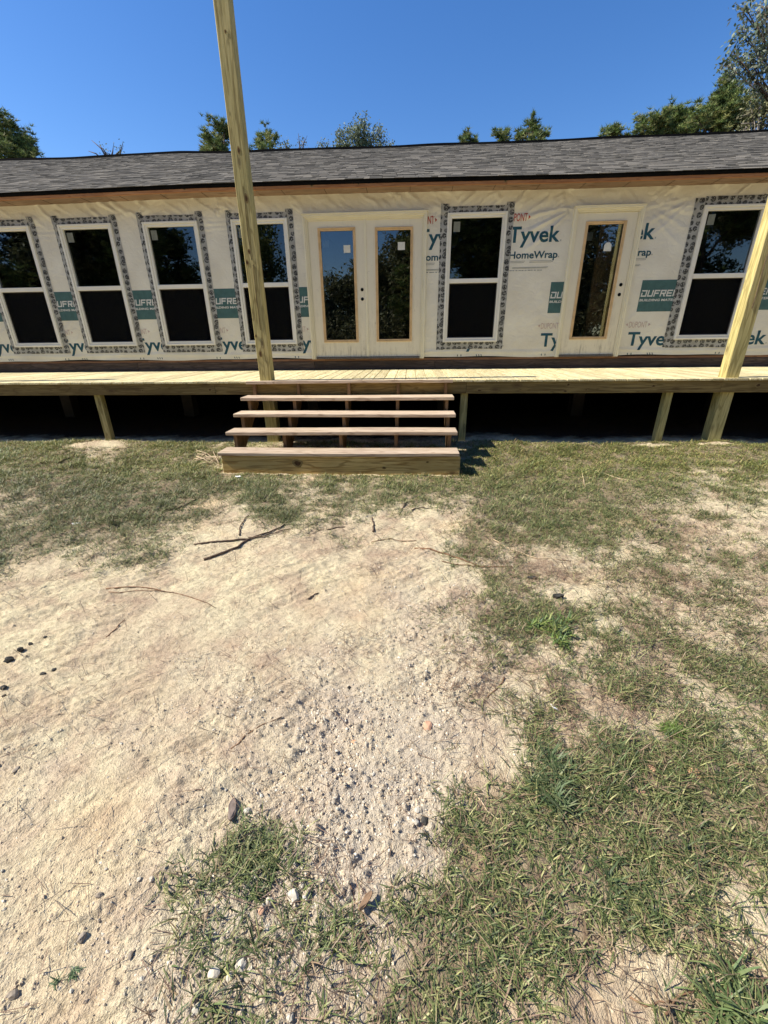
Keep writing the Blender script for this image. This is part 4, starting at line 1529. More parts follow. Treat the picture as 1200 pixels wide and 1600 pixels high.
def build_steps():
    xl, xr = -2.141, 0.540
    DS = 4.408
    run = (DD - 0.02 - DS) / 4
    tz = [0.174, 0.347, 0.502, 0.660, 0.838]
    for i, z in enumerate(tz):
        y0 = DS + i * run
        th = 0.038 if i else 0.036
        mb = MB().box(xl, xr, y0, y0 + (0.262 if i < 4 else 0.0195 + 0.055), z - th, z)
        if i == 4:
            mb = MB().box(xl, xr, y0 - 0.045, y0 + 0.017, z - 0.036, z + 0.002)
        bmesh.ops.subdivide_edges(mb.bm, edges=[e for e in mb.bm.edges if abs(e.verts[0].co.x - e.verts[1].co.x) > 1], cuts=10, use_grid_fill=True)
        for v in mb.bm.verts:
            v.co.z += 0.0035 * math.sin(v.co.x * 1.6 + i * 2.1) - (0.003 * (v.co.x - xl) / 2.7 if i == 3 else 0)
            v.co.y += 0.002 * math.sin(v.co.x * 2.3 + i)
        bmesh.ops.recalc_face_normals(mb.bm, faces=mb.bm.faces[:])
        sharp = [e for e in mb.bm.edges if len(e.link_faces) == 2 and e.calc_face_angle(0) > 1.0]
        bmesh.ops.bevel(mb.bm, geom=sharp, offset=0.004, segments=1, affect='EDGES')
        adopt(mb.build('tread', M['tread'], None), steps)
    # boxed lowest step
    dpart(MB().box(xl + 0.035, xr + 0.012, DS + 0.015, DS + 0.053, -0.078, tz[0] - 0.0385), 'riser_board', M['riser'], steps)
    for x in (xl + 0.036, xr - 0.03):
        dpart(MB().box(x, x + 0.038, DS + 0.0535, DS + 0.27, -0.075, tz[0] - 0.0385), 'side_board', M['riser'], steps)
    # stringers
    xs = [xl + 0.075, xl + 0.66, xl + 1.325, xl + 1.965, xr - 0.105]
    for j, x in enumerate(xs):
        poly = [(DS + 0.30, -0.075), (DS + 0.055, -0.075), (DS + 0.055, tz[0] - 0.0385)]
        for i in range(1, 5):
            y = DS + i * run + 0.035 if i < 4 else DD - 0.036
            poly += [(y, tz[i - 1] - 0.0385 if i == 1 else tz[i - 1] - 0.0385), (y, tz[i] - 0.0385 - (0.004 if i == 3 else 0))]
        poly += [(DD + 0.017, tz[4] - 0.0385), (DD + 0.017, tz[4] - 0.30)]
        dpart(MB().prism(poly, 'x', x, x + 0.038), 'stringer', M['stringer'], steps, 0)


build_steps()


# ------------------------------------------------------------------ things lying on the ground
def stick(name, pix, rads, mat, label, cat, lift=0.0, n=5, group=None, branches=()):
    root = None
    P = [ground_at(*p) for p in pix]
    o0 = P[len(P) // 2]
    mb = MB()
    def pts(P, l0=0.0):
        # refine and drape
        Q = []
        for a, b in zip(P, P[1:]):
            for t in (0.0, 0.33, 0.66):
                q = a + (b - a) * t
                Q.append(q)
        Q.append(P[-1])
        out = []
        for i, q in enumerate(Q):
            h = float(height(np.array([q[0]]), np.array([q[1]]))[0])
            out.append(Vector((q[0] + 0.004 * math.sin(i * 2.3), q[1] + 0.004 * math.cos(i * 1.7), h + lift + l0)))
        return out
    A = pts(P)
    k = len(A)
    r0, r1 = rads
    for v in A: v.z += r0 * 0.8
    mb.tube(A, [r0 + (r1 - r0) * i / (k - 1) for i in range(k)], n)
    for (bp, b0, b1) in branches:
        B = pts([ground_at(*p) for p in bp], 0.004)
        for v in B: v.z += b0 * 0.8
        mb.tube(B, [b0 + (b1 - b0) * i / (len(B) - 1) for i in range(len(B))], n)
    me = mb.mesh(name, 0, True)
    o = link(name, me, mat)
    for v in me.vertices: v.co -= Vector(o0)
    o.location = o0
    tag(o, label, cat, group)
    return o


stick('fallen_branch', [(318, 876), (345, 866), (372, 855), (390, 843), (420, 833), (445, 821)], (0.0105, 0.005), M['twig'],
      'dark forked branch lying on bare dirt in front of the steps', 'branch', branches=[
          ([(303, 852), (335, 848), (365, 845), (390, 844)], 0.006, 0.008),
          ([(388, 842), (410, 840), (430, 834), (453, 827)], 0.007, 0.003),
          ([(374, 838), (376, 822), (388, 806)], 0.006, 0.004)])
TW = [
    ('twig', [(165, 921), (215, 918), (258, 925), (300, 934), (335, 950)], (0.0045, 0.002), 'reedtwig', 'long thin reddish curved twig lying on the bare dirt left of centre', 'twig', [([(170, 928), (210, 925), (258, 925)], 0.003, 0.002)]),
    ('twig', [(648, 858), (685, 864), (720, 874), (750, 886), (800, 886)], (0.007, 0.0035), 'reedtwig', 'long brown twig lying where the dirt meets the straw, right of centre', 'twig', [([(690, 878), (720, 884), (750, 886)], 0.003, 0.003)]),
    ('stalk', [(770, 843), (800, 860), (840, 873), (890, 877)], (0.005, 0.0035), 'strawtwig', 'pale dry stalk curving across the thin grass right of centre', 'stalk', []),
    ('stalk', [(915, 733), (945, 741), (985, 752)], (0.007, 0.004), 'strawtwig', 'pale dry stalk in the green grass on the right, near the deck', 'stalk', [([(909, 735), (911, 748), (914, 762)], 0.006, 0.004)]),
    ('twig', [(583, 832), (584, 822), (581, 810)], (0.009, 0.006), 'twig', 'short dark upright-looking twig on the dirt straight ahead of the steps', 'twig', []),
    ('twig', [(511, 829), (525, 825), (539, 824)], (0.006, 0.004), 'twig', 'short dark straight twig just left of the one ahead of the steps', 'twig', []),
    ('twig', [(625, 803), (630, 793), (636, 786)], (0.006, 0.004), 'twig', 'short dark twig at the grass edge under the right end of the steps', 'twig', []),
    ('twig', [(643, 798), (655, 794), (677, 794)], (0.006, 0.003), 'twig', 'dark bent twig at the grass edge right of the steps', 'twig', []),
    ('twig', [(432, 794), (438, 785), (443, 776)], (0.006, 0.004), 'twig', 'small dark twig at the grass edge behind the forked branch', 'twig', []),
    ('twig', [(262, 798), (285, 792), (316, 777)], (0.008, 0.004), 'twig', 'dark twig lying in the grass left of the steps', 'twig', []),
    ('twig', [(92, 723), (105, 718), (118, 711)], (0.011, 0.007), 'twig', 'short thick dark stick in the grass below the left support post', 'twig', []),
    ('twig', [(481, 937), (489, 932), (497, 927)], (0.005, 0.003), 'twig', 'tiny dark twig on open dirt near the middle', 'twig', []),
    ('twig', [(165, 997), (180, 984), (195, 968)], (0.0035, 0.002), 'reedtwig', 'fine twig on the bare dirt below the long curved reddish one', 'twig', []),
    ('twig', [(580, 848), (610, 842), (650, 845)], (0.004, 0.003), 'reedtwig', 'thin arched brown twig just above the long brown twig', 'twig', []),
    ('twig', [(1015, 850), (1028, 848), (1037, 840)], (0.006, 0.004), 'twig', 'small dark hooked twig in the thin grass on the right', 'twig', []),
    ('twig', [(788, 1060), (775, 1078), (760, 1090)], (0.004, 0.003), 'reedtwig', 'thin slanting twig on bare dirt left of the white scrap', 'twig', []),
    ('twig', [(1098, 1183), (1125, 1190), (1172, 1198)], (0.005, 0.003), 'reedtwig', 'reddish twig beside the flat orange stone on the right', 'twig', []),
    ('twig', [(985, 1562), (1020, 1572), (1050, 1560)], (0.0024, 0.0018), 'reedtwig', 'curved reddish twig on the dirt patch at the bottom right', 'twig', [([(1040, 1590), (1052, 1566), (1085, 1545)], 0.003, 0.002)]),
    ('stalk', [(740, 1240), (775, 1280), (815, 1320)], (0.003, 0.002), 'strawtwig', 'straight pale straw crossing the grass right of the gravel', 'stalk', []),
    ('stalk', [(905, 1215), (920, 1235), (935, 1252)], (0.0045, 0.003), 'strawtwig', 'broad pale dead stem standing out of the dark green clump', 'stalk', []),
    ('stalk', [(398, 1450), (420, 1448), (452, 1449)], (0.0028, 0.002), 'strawtwig', 'thin pale straw lying left of the small green patch', 'stalk', []),
    ('twig', [(360, 1172), (395, 1142), (440, 1120)], (0.003, 0.002), 'reedtwig', 'fine brown stem pressed into the raked dirt in the middle', 'twig', []),
    ('twig', [(545, 1380), (562, 1418), (575, 1462)], (0.0015, 0.001), 'reedtwig', 'hair-thin stem at the lower edge of the gravel', 'twig', []),
]
for nm, pix, rr, mt, lb, ct, br in TW:
    stick(nm, pix, rr, M[mt], lb, ct, branches=br)
# the bundle of pale roots beside the steps
mbs = MB()
ob = ground_at(325, 715)
for k in range(9):
    a = ground_at(303 + 8 * random.random(), 705 + 26 * random.random())
    b = ground_at(325 + 18 * random.random(), 706 + 26 * random.random())
    c = ground_at(343, 708 + 24 * random.random())
    P = [Vector(q) + Vector((0, 0, 0.012 + 0.02 * random.random())) - Vector(ob) for q in (a, (a + b) / 2 + np.array([0, 0.03, 0.01]), b, c)]
    mbs.tube(P, [0.004, 0.0055, 0.005, 0.003], 5)
o = link('brush_pile', mbs.mesh('brush_pile', 0, True), M['strawtwig'])
o.location = ob
tag(o, 'small heap of pale bent sticks against the left end of the steps', 'brush pile')


def rock(name, px, py, wpx, hpx, mat, label, cat, flat_=0.6, sub=2, seed=0, group=None, rz=None):
    P = ground_at(px, py)
    z = float((P - EYE) @ FWD)
    r = wpx / 2 * z / F * 0.82
    r2 = hpx / 2 * z / F * 0.92
    rs = np.random.default_rng(seed + int(px * 7 + py))
    V, Fq = ico(sub)
    d = rs.normal(size=(7, 3))
    d /= np.linalg.norm(d, axis=1)[:, None]
    lim = 0.72 + 0.2 * rs.random(7)
    for k in range(7):       # cut facets
        t = V @ d[k]
        V = V - np.clip(t - lim[k], 0, 1)[:, None] * d[k]
    V = V * (1 + 0.34 * (rs.random((len(V), 1)) - 0.5)) * np.array([r, r2, r * flat_])
    me = mesh_np(name, V, Fq, False)
    o = link(name, me, mat)
    o.location = (P[0], P[1], P[2] + r * flat_ * 0.35)
    o.rotation_euler = (0, 0, rz if rz is not None else 0)
    tag(o, label, cat, group)
    return o


CL = [(14, 1032, 17, 13, 'largest black clod at the left edge, in the upper trio'), (32, 1016, 14, 9, 'black clod just right of the largest one at the left edge'),
      (48, 1007, 10, 6, 'small black clod third from the left edge'), (71, 996, 7, 5, 'tiny black clod at the upper end of the line at the left'),
      (85, 1047, 9, 8, 'black clod rightmost of the lower left cluster'), (68, 1054, 12, 6, 'flat black clod in the middle of the lower left cluster'),
      (6, 1075, 12, 9, 'black clod cut by the left edge, upper of two'), (7, 1088, 9, 6, 'black clod cut by the left edge, lower of two'),
      (545, 1075, 8, 7, 'small dark pebble alone on the pale dirt near the middle')]
for px, py, w, h, lb in CL:
    rock('dirt_clod', px, py, w, h, M['clod'], lb, 'clod', 0.7, 2, 1)
ST = [(378, 1506, 22, 24, 'whitestone', 'largest white stone, in front of the lower grass patch'), (336, 1522, 24, 21, 'whitestone', 'wide cream stone left of the largest white stone'),
      (359, 1527, 16, 15, 'whitestone', 'small cream stone between two larger pale stones'), (458, 1402, 26, 20, 'whitestone', 'pale chalky stone right of the small green patch'),
      (472, 1383, 12, 12, 'whitestone', 'small white pebble above the chalky stone'), (306, 1580, 20, 18, 'whitestone', 'pale stone at the bottom edge left of centre'),
      (453, 1590, 16, 14, 'whitestone', 'white pebble at the bottom edge near the lawn'), (420, 1410, 15, 14, 'whitestone', 'grey white stone beside the reddish clay'),
      (417, 1453, 16, 14, 'whitestone', 'pale stone below the reddish clay'), (390, 1517, 9, 9, 'whitestone', 'pebble touching the right side of the largest white stone'),
      (408, 1424, 12, 12, 'redstone', 'reddish orange lump of clay by the small green patch'), (664, 1283, 14, 14, 'clod', 'dark grey pebble in the gravel by the lawn edge'),
      (237, 1374, 11, 9, 'whitestone', 'small stone alone in the middle of the raked dirt'), (217, 1374, 8, 8, 'whitestone', 'small white pebble alone on the raked dirt'),
      (128, 1465, 15, 15, 'pebble', 'dark rounded pebble on the lower left dirt'), (155, 1400, 15, 9, 'pebble', 'grey brown pebble on the left dirt above the dark rounded one'),
      (204, 1493, 10, 12, 'pebble', 'small brown pebble on the lower left dirt'), (386, 1268, 14, 12, 'whitestone', 'round tan pebble right of the grey bark chip'),
      (25, 1203, 9, 15, 'pebble', 'upright grey pebble near the left edge'), (22, 1555, 22, 14, 'pebble', 'dark brown lump in the bottom left corner'),
      (1083, 1207, 22, 24, 'orangestone', 'flat orange and white stone in the grass on the right'), (1115, 1202, 26, 26, 'chip', 'dull brown flat stone right of the orange one'),
      (1017, 1200, 18, 16, 'redstone', 'pinkish clay patch left of the orange stone'), (1000, 1236, 20, 16, 'redstone', 'pinkish clay lump below left of the orange stone'),
      (668, 1135, 17, 22, 'redstone', 'orange clay spot at the top of the gravel strip'), (652, 1267, 12, 12, 'whitestone', 'pale stone in the gravel strip beside the lawn'), (650, 1285, 11, 9, 'whitestone', 'white pebble low in the gravel strip'),
      (800, 1108, 8, 8, 'redstone', 'tiny red pebble'), (553, 1160, 12, 9, 'orangestone', 'small yellow stone in the gravel, middle of the picture')]
for px, py, w, h, mt, lb in ST:
    if lb == 'tiny red pebble': continue
    rock('stone', px, py, w, h, M[mt], lb, 'stone', 0.35 if mt in ('redstone', 'orangestone') or 'flat' in lb else 0.72, 2, 3)


def chip(name, px, py, L, Wd, ang, mat, label, cat, th=0.012):
    P = ground_at(px, py)
    z = float((P - EYE) @ FWD)
    l, w = L * z / F / 2, Wd * z / F / 2
    mb = MB()
    n = 7
    top, bot = [], []
    for i in range(n):
        t = -1 + 2 * i / (n - 1)
        ww = w * (1 - abs(t) ** 2.5 * 0.75)
        top.append((t * l, ww * (1 + 0.15 * math.sin(i * 2.0))))
        bot.append((t * l, -ww * (1 + 0.15 * math.cos(i * 2.6))))
    mb.prism(top + bot[::-1], 'z', 0, th)
    for v in mb.bm.verts: v.co.z += 0.25 * w * math.cos(v.co.y / w * 1.4) + 0.004 * math.sin(v.co.x / l * 3)
    o = link(name, mb.mesh(name, 0.002), mat)
    o.location = (P[0], P[1], P[2] + 0.002)
    o.rotation_euler = (0.1, 0.12, ang)
    tag(o, label, cat)
    return o


chip('bark_chip', 363, 1268, 36, 12, 1.85, M['chip'], 'grey weathered piece of bark on the dirt left of the gravel', 'bark chip', 0.012)
chip('wood_chip', 571, 1409, 32, 10, 0.95, M['brownchip'], 'brown wood sliver at the edge of the dark lawn near the bottom', 'wood chip', 0.006)
chip('dry_leaf', 865, 1107, 17, 12, 2.1, M['paper'], 'white dry leaf standing on straw right of centre', 'leaf', 0.003).rotation_euler = (0.9, 0.3, 2.0)
chip('paper_scrap', 372, 746, 9, 6, 0.1, M['paper'], 'small white scrap in the grass before the lowest step', 'scrap', 0.01)
chip('dry_leaf', 119, 819, 12, 6, 0.2, M['paper'], 'pale dry leaf lying in the grass on the left', 'leaf', 0.004)
chip('bark_chip', 715, 1328, 28, 6, 0.6, M['chip'], 'grey stick-like chip lying on the grass right of the gravel', 'bark chip', 0.006)
chip('bark_chip', 871, 934, 18, 8, 0.1, M['clod'], 'black curled bark piece above the bright green weed', 'bark chip', 0.02)
chip('bark_chip', 831, 904, 16, 5, 0.1, M['clod'], 'small black bark piece left above the bright green weed', 'bark chip', 0.012)
chip('wood_chip', 1022, 815, 12, 5, -0.4, M['chip'], 'dark wood chip in the thin grass on the right', 'wood chip', 0.015)


def weed(px, py, wpx, n, L, label, tints, name='weed_clump', spread=0.55, W=0.006):
    P = ground_at(px, py)
    z = float((P - EYE) @ FWD)
    r = wpx / 2 * z / F
    a = RNG.random(n) * 6.283
    rr = r * spread * np.sqrt(RNG.random(n))
    x, y = np.cos(a) * rr, np.sin(a) * rr
    # leaves rise from a few crowns, not from one point
    k = max(4, n // 22)
    ka, kr = RNG.random(k) * 6.283, r * 0.75 * np.sqrt(RNG.random(k))
    kk = RNG.integers(0, k, n)
    x = np.cos(ka)[kk] * kr[kk] + RNG.normal(size=n) * r * 0.09
    y = np.sin(ka)[kk] * kr[kk] + RNG.normal(size=n) * r * 0.09
    L = L * (0.5 + 0.7 * RNG.random(k))[kk] * 0.5
    W = W * 0.7
    t = np.array(tints)[RNG.integers(0, len(tints), n)] * (0.75 + 0.5 * RNG.random((n, 1)))
    o = blades(name, x, y, L * (0.5 + 0.8 * RNG.random(n)), np.full(n, W) * (0.6 + 0.8 * RNG.random(n)), RNG.random(n) * 6.283, 0.3 + 1.0 * RNG.random(n), 0.3 + 1.1 * RNG.random(n), t, M['blade'], h=np.zeros(n))
    o.location = P
    tag(o, label, 'weed')
    return o


weed(868, 985, 92, 520, 0.14, 'bright green weed clump with coarse leaves in the thin grass right of centre', [(0.16, 0.22, 0.05), (0.11, 0.17, 0.05), (0.24, 0.26, 0.08), (0.07, 0.11, 0.04)], W=0.010)
weed(1050, 1143, 34, 420, 0.10, 'small feathery bright green seedling above the orange stone on the right', [(0.14, 0.22, 0.04), (0.18, 0.26, 0.06)], W=0.0025, spread=0.6)
weed(860, 1222, 110, 380, 0.16, 'thick dark green grass clump with long stiff blades at the top of the lawn', [(0.075, 0.11, 0.042), (0.10, 0.14, 0.055), (0.15, 0.17, 0.075)], W=0.007, spread=0.9)
weed(405, 1380, 80, 260, 0.06, 'small low green patch growing in the dirt left of the gravel', [(0.09, 0.12, 0.04), (0.06, 0.09, 0.03)], W=0.005, spread=0.9)
weed(107, 1525, 40, 60, 0.05, 'tiny green sprout in the furrow at the lower left', [(0.08, 0.12, 0.05)], W=0.004, spread=0.8)
weed(950, 1480, 40, 60, 0.10, 'dry pale tuft in the lawn at the lower right', [(0.5, 0.4, 0.25), (0.4, 0.3, 0.18)], W=0.004, spread=0.4)
weed(985, 1395, 120, 260, 0.12, 'long dark blades beside the dry tuft at the lower right', [(0.07, 0.10, 0.04), (0.11, 0.14, 0.055)], W=0.007, spread=1.0)
weed(1160, 1580, 110, 260, 0.15, 'tall green grass clump at the bottom right corner', [(0.10, 0.15, 0.05), (0.15, 0.19, 0.07)], W=0.008, spread=0.9)
weed(20, 705, 120, 900, 0.13, 'taller lush grass clump at the left edge by the deck', [(0.10, 0.16, 0.05), (0.14, 0.2, 0.06), (0.2, 0.22, 0.1)], W=0.008, spread=1.0)


# ------------------------------------------------------------------ trees
def leaf_mesh(C, n_per, L, W, tints, kind, seed):
    """C: tuft centres (n,3)"""
    rs = np.random.default_rng(seed)
    n = len(C) * n_per
    c = np.repeat(C, n_per, 0)
    if kind == 'pine':
        d = rs.normal(size=(n, 3))
        d[:, 2] = np.abs(d[:, 2]) * 0.8 + 0.1
    else:
        d = rs.normal(size=(n, 3))
        c = c + rs.normal(size=(n, 3)) * L * 0.9
    d /= np.linalg.norm(d, axis=1)[:, None]
    s = np.cross(d, rs.normal(size=(n, 3)))
    s /= np.linalg.norm(s, axis=1)[:, None] + 1e-9
    l = L * (0.6 + 0.6 * rs.random((n, 1)))
    w = W * (0.6 + 0.6 * rs.random((n, 1)))
    if kind == 'pine':
        V = np.stack([c - s * w, c + s * w, c + d * l], 1)
        Fq = np.arange(n * 3).reshape(-1, 3)
        k = 3
    else:
        V = np.stack([c, c + d * l * 0.5 + s * w, c + d * l, c + d * l * 0.5 - s * w], 1)
        Fq = np.arange(n * 4).reshape(-1, 4)
        k = 4
    me = mesh_np('crown', V.reshape(-1, 3), Fq, False)
    t = np.array(tints)
    tt = np.repeat(t[rs.integers(0, len(t), len(C))] * (0.65 + 0.7 * rs.random((len(C), 1))), n_per, 0)
    point_color(me, 'tint', np.repeat(tt.astype(np.float32), k, 0))
    return me


PINE = [(0.13, 0.18, 0.050), (0.20, 0.25, 0.075), (0.08, 0.12, 0.042), (0.28, 0.28, 0.10)]
OLIVE = [(0.15, 0.16, 0.07), (0.20, 0.20, 0.09), (0.10, 0.11, 0.05), (0.24, 0.22, 0.12)]
PALE = [(0.18, 0.215, 0.12), (0.24, 0.27, 0.16), (0.12, 0.15, 0.08)]


def tree(name, label, Y, blobs, base_px, kind='pine', tints=PINE, dens=1.0, L=0.26, W=0.022, per=16, bark='bark', bare=(), group=None, cat='tree', zb=-0.2, world=None, fill=0.55):
    """blobs: (px, py, radius px) clumps of the crown as seen at distance Y; limbs run from the trunk to every clump"""
    if world is None:
        base = at(base_px, 300, Y)
        cen = []
        for i, (px, py, r) in enumerate(blobs):
            yy = Y + (random.random() - 0.5) * 2.0
            P = at(px, py, yy)
            zz = float((P - EYE) @ FWD)
            cen.append((P, r * 1.12 * zz / F))
    else:
        base = np.array([world[0], world[1], 0])
        cen = [(np.array(b[:3]), b[3]) for b in blobs]
    bx, by = float(base[0]), float(base[1])
    root = empty(name, (bx, by, zb))
    tag(root, label, cat, group)
    top = max(c[0][2] + c[1] * 0.5 for c in cen)
    xtop = np.mean([c[0][0] for c in cen])
    H = top - zb
    tr = MB()
    pts, rad = [], []
    tx = cen[int(np.argmax([c[0][2] for c in cen]))][0]
    for i in range(9):
        t = i / 8
        pts.append(Vector((bx + (tx[0] - bx) * t ** 1.5 + 0.15 * math.sin(t * 5 + bx), by + (tx[1] - by) * t ** 1.5, zb - 0.2 + H * t)))
        rad.append(0.022 * H * (1 - 0.93 * t) + 0.01)
    tr.tube(pts, rad, 8)
    adopt(tr.build('trunk', M[bark], None, 0, True), root)
    lm = MB()
    tufts = []
    rs = np.random.default_rng(int(abs(bx) * 100 + Y * 10) % 9999)
    def trunk_at(z):
        t = min(max((z - zb) / H, 0.05), 0.97)
        i = min(int(t * 8), 7)
        return pts[i].lerp(pts[i + 1], t * 8 - i), rad[i] * (1 - (t * 8 - i)) + rad[i + 1] * (t * 8 - i)
    for (c, r) in cen:
        p0, r0 = trunk_at(c[2] - r * 0.8 - 0.3 * abs(c[0] - bx))
        c_ = Vector(c)
        mid = p0.lerp(c_, 0.55) + Vector((0, 0, 0.15 * r))
        rb = min(r0 * 0.55, 0.03 + 0.03 * r)
        lm.tube([p0, mid, c_], [rb, rb * 0.6, rb * 0.3], 5)
        ns = max(5, int(9 * r))
        for k in range(ns):
            d = rs.normal(size=3)
            d /= np.linalg.norm(d)
            d[2] = d[2] * 0.8 + 0.15
            e = c_ + Vector(d) * r * (0.55 + 0.5 * rs.random())
            s = c_.lerp(p0, 0.35 * rs.random())
            m_ = s.lerp(e, 0.5) + Vector((0, 0, 0.08 * r))
            lm.tube([s, m_, e], [rb * 0.4, rb * 0.25, 0.008], 4)
            nt = max(3, int(dens * 26 * r ** 1.3))
            tt = rs.random(nt) ** 0.6
            q = np.array(s)[None] + (np.array(e) - np.array(s))[None] * tt[:, None]
            tufts.append(q + rs.normal(size=(nt, 3)) * 0.16 * r ** 0.6)
    for pix in bare:
        P = [Vector(at(a, b, Y)) for a, b in pix]
        lm.tube(P, [0.05 * (1 - 0.8 * i / (len(P) - 1)) for i in range(len(P))], 5)
    adopt(lm.build('limbs', M[bark], None, 0, True), root)
    if tufts and dens > 0:
        C = np.concatenate(tufts)
        me = leaf_mesh(C, per, L, W, tints, kind, int(Y * 7) + len(C))
        adopt(link('crown', me, M['leaf']), root)
    return root


G1 = 'trees beyond the roof ridge'
tree('pine_tree', 'dense dark pine at the left edge, tallest behind the left of the roof', 30, [(8, 212, 26), (38, 212, 20), (18, 192, 12), (56, 236, 13), (30, 240, 30), (-20, 225, 33), (-30, 195, 23), (4, 188, 10), (20, 262, 40)], 5, group=G1)
tree('bare_tree', 'nearly leafless thin branches above the ridge, second tree from the left', 26, [(166, 237, 6), (190, 232, 5)], 168, 'leaf', PALE, 0.12, 0.10, 0.03, 3, 'bark', bare=[[(168, 250), (158, 232), (143, 219)], [(170, 250), (163, 236), (155, 226)], [(172, 250), (176, 238), (178, 222)], [(172, 250), (188, 236), (192, 224)], [(160, 250), (150, 240), (138, 236)]], group=G1)
tree('pine_tree', 'round topped pine standing just left of the tall porch post', 30, [(335, 196, 15), (323, 210, 13), (347, 214, 18), (338, 232, 22), (322, 228, 12), (352, 200, 12), (340, 255, 25)], 342, group=G1)
tree('pine_tree', 'small pine tip hidden right behind the tall porch post', 32, [(385, 236, 8), (382, 255, 16)], 383, group=G1)
tree('pine_tree', 'narrow pine immediately right of the tall porch post', 30, [(417, 206, 9), (411, 220, 13), (425, 222, 11), (403, 230, 8), (418, 234, 15), (418, 255, 18)], 418, group=G1, dens=0.8)
tree('leafy_tree', 'low pale treetop between the narrow pine and the feathery tree', 32, [(447, 226, 8), (443, 240, 12)], 446, 'leaf', PALE, 0.6, 0.14, 0.05, 5, group=G1)
tree('bare_tree', 'thin brownish treetop with bare twigs left of the feathery tree', 32, [(471, 226, 9), (470, 240, 12)], 470, 'leaf', OLIVE, 0.35, 0.12, 0.04, 4, group=G1, bare=[[(470, 245), (468, 225), (466, 208)], [(471, 245), (474, 225), (480, 212)]])
tree('leafy_tree', 'feathery pale green tree rising highest in the middle of the roof ridge', 28, [(560, 200, 12), (552, 212, 14), (530, 212, 9), (580, 214, 12), (594, 207, 7), (568, 222, 18), (540, 228, 12), (592, 226, 10), (565, 245, 26), (527, 226, 7), (566, 192, 7), (545, 203, 8)], 565, 'leaf', PALE, 1.1, 0.13, 0.04, 6, group=G1)
tree('leafy_tree', 'low pale treetop just left of the feathery tree', 30, [(502, 228, 8), (517, 230, 8), (507, 244, 14)], 508, 'leaf', PALE, 0.6, 0.13, 0.04, 5, group=G1)
tree('leafy_tree', 'tiny wisp of leaves just right of the feathery tree', 30, [(608, 226, 5), (606, 240, 9)], 607, 'leaf', PALE, 0.6, 0.12, 0.04, 5, group=G1)
tree('pine_tree', 'small round pine top alone above the right of the double door', 32, [(732, 215, 11), (722, 222, 7), (742, 222, 7), (733, 238, 15)], 732, group=G1)
tree('pine_tree', 'low pine top left in the pair above the lone window', 32, [(780, 214, 11), (793, 212, 9), (785, 226, 15)], 784, group=G1)
tree('pine_tree', 'taller pine top right in the pair above the lone window', 31, [(830, 193, 11), (822, 206, 14), (842, 206, 11), (812, 213, 10), (850, 212, 7), (832, 226, 20)], 830, group=G1)
tree('pine_tree', 'low rounded pine top above the single door', 31, [(957, 206, 12), (945, 212, 9), (970, 211, 9), (957, 224, 20), (985, 218, 12)], 957, group=G1)
tree('pine_tree', 'broad pine with two humps above the gap right of the single door', 30, [(1008, 200, 17), (1032, 188, 20), (1052, 176, 14), (1062, 190, 20), (1022, 204, 20), (1045, 212, 30), (1000, 208, 16), (1075, 200, 20), (1040, 198, 20), (1060, 210, 26)], 1040, group=G1, dens=1.0)
tree('pine_tree', 'tall dense pine rising in a cone near the right edge', 28, [(1139, 123, 10), (1130, 140, 16), (1150, 143, 14), (1118, 158, 18), (1142, 166, 26), (1105, 176, 22), (1088, 183, 18), (1125, 192, 34), (1160, 188, 26), (1150, 170, 20), (1100, 195, 24), (1135, 180, 26), (1082, 200, 16)], 1132, group=G1, dens=1.1)
tree('leafy_tree', 'olive brown tree with pale bare branches at the right edge above the roof', 24, [(1185, 145, 16), (1198, 160, 22), (1176, 178, 18), (1190, 200, 22), (1165, 198, 16), (1215, 160, 30), (1185, 172, 20)], 1195, 'leaf', OLIVE, 0.7, 0.13, 0.045, 6, 'palebark', group=G1, bare=[[(1172, 212), (1180, 200), (1199, 180)], [(1200, 196), (1180, 192), (1158, 193)]])
# near broadleaf tree reaching in at the upper right
tree('leafy_tree', 'nearer tree with silvery hanging leaves reaching in at the top right corner', 17, [(1190, 8, 16), (1165, 12, 8), (1180, 35, 17), (1160, 48, 8), (1196, 55, 14), (1150, 86, 14), (1168, 92, 12), (1133, 98, 7), (1185, 90, 14), (1171, 112, 9), (1178, 128, 7), (1200, 110, 9), (1240, 40, 45), (1260, 110, 40), (1300, 60, 60)], 1420, 'leaf', [(0.13, 0.17, 0.10), (0.19, 0.22, 0.14), (0.08, 0.11, 0.06), (0.28, 0.30, 0.22)], 0.8, 0.13, 0.032, 9, 'bark', group=G1)

# the wood behind the photographer, which the panes reflect
def back_tree(x, y, h, r, kind, tints, label, dens=0.5, lowz=1.0):
    bl = []
    z = lowz
    k = 0
    while z < h - r * 0.3:
        rr = r * (0.55 + 0.45 * math.sin(math.pi * min(1, (z - lowz) / (h - lowz)) ** 0.7)) * random.uniform(0.6, 0.9)
        for j in range(3):
            a = random.random() * 6.28
            bl.append((x + math.cos(a) * rr * 0.7, y + math.sin(a) * rr * 0.7, z, rr * 0.75))
        z += r * 0.55
        k += 1
    tree('leafy_tree' if kind == 'leaf' else 'pine_tree', label, y, bl, 0, kind, tints, dens * 0.35, 0.34, 0.07 if kind == 'leaf' else 0.05, 7, 'bark', group='wood behind the viewer seen mirrored in the panes', world=(x, y))


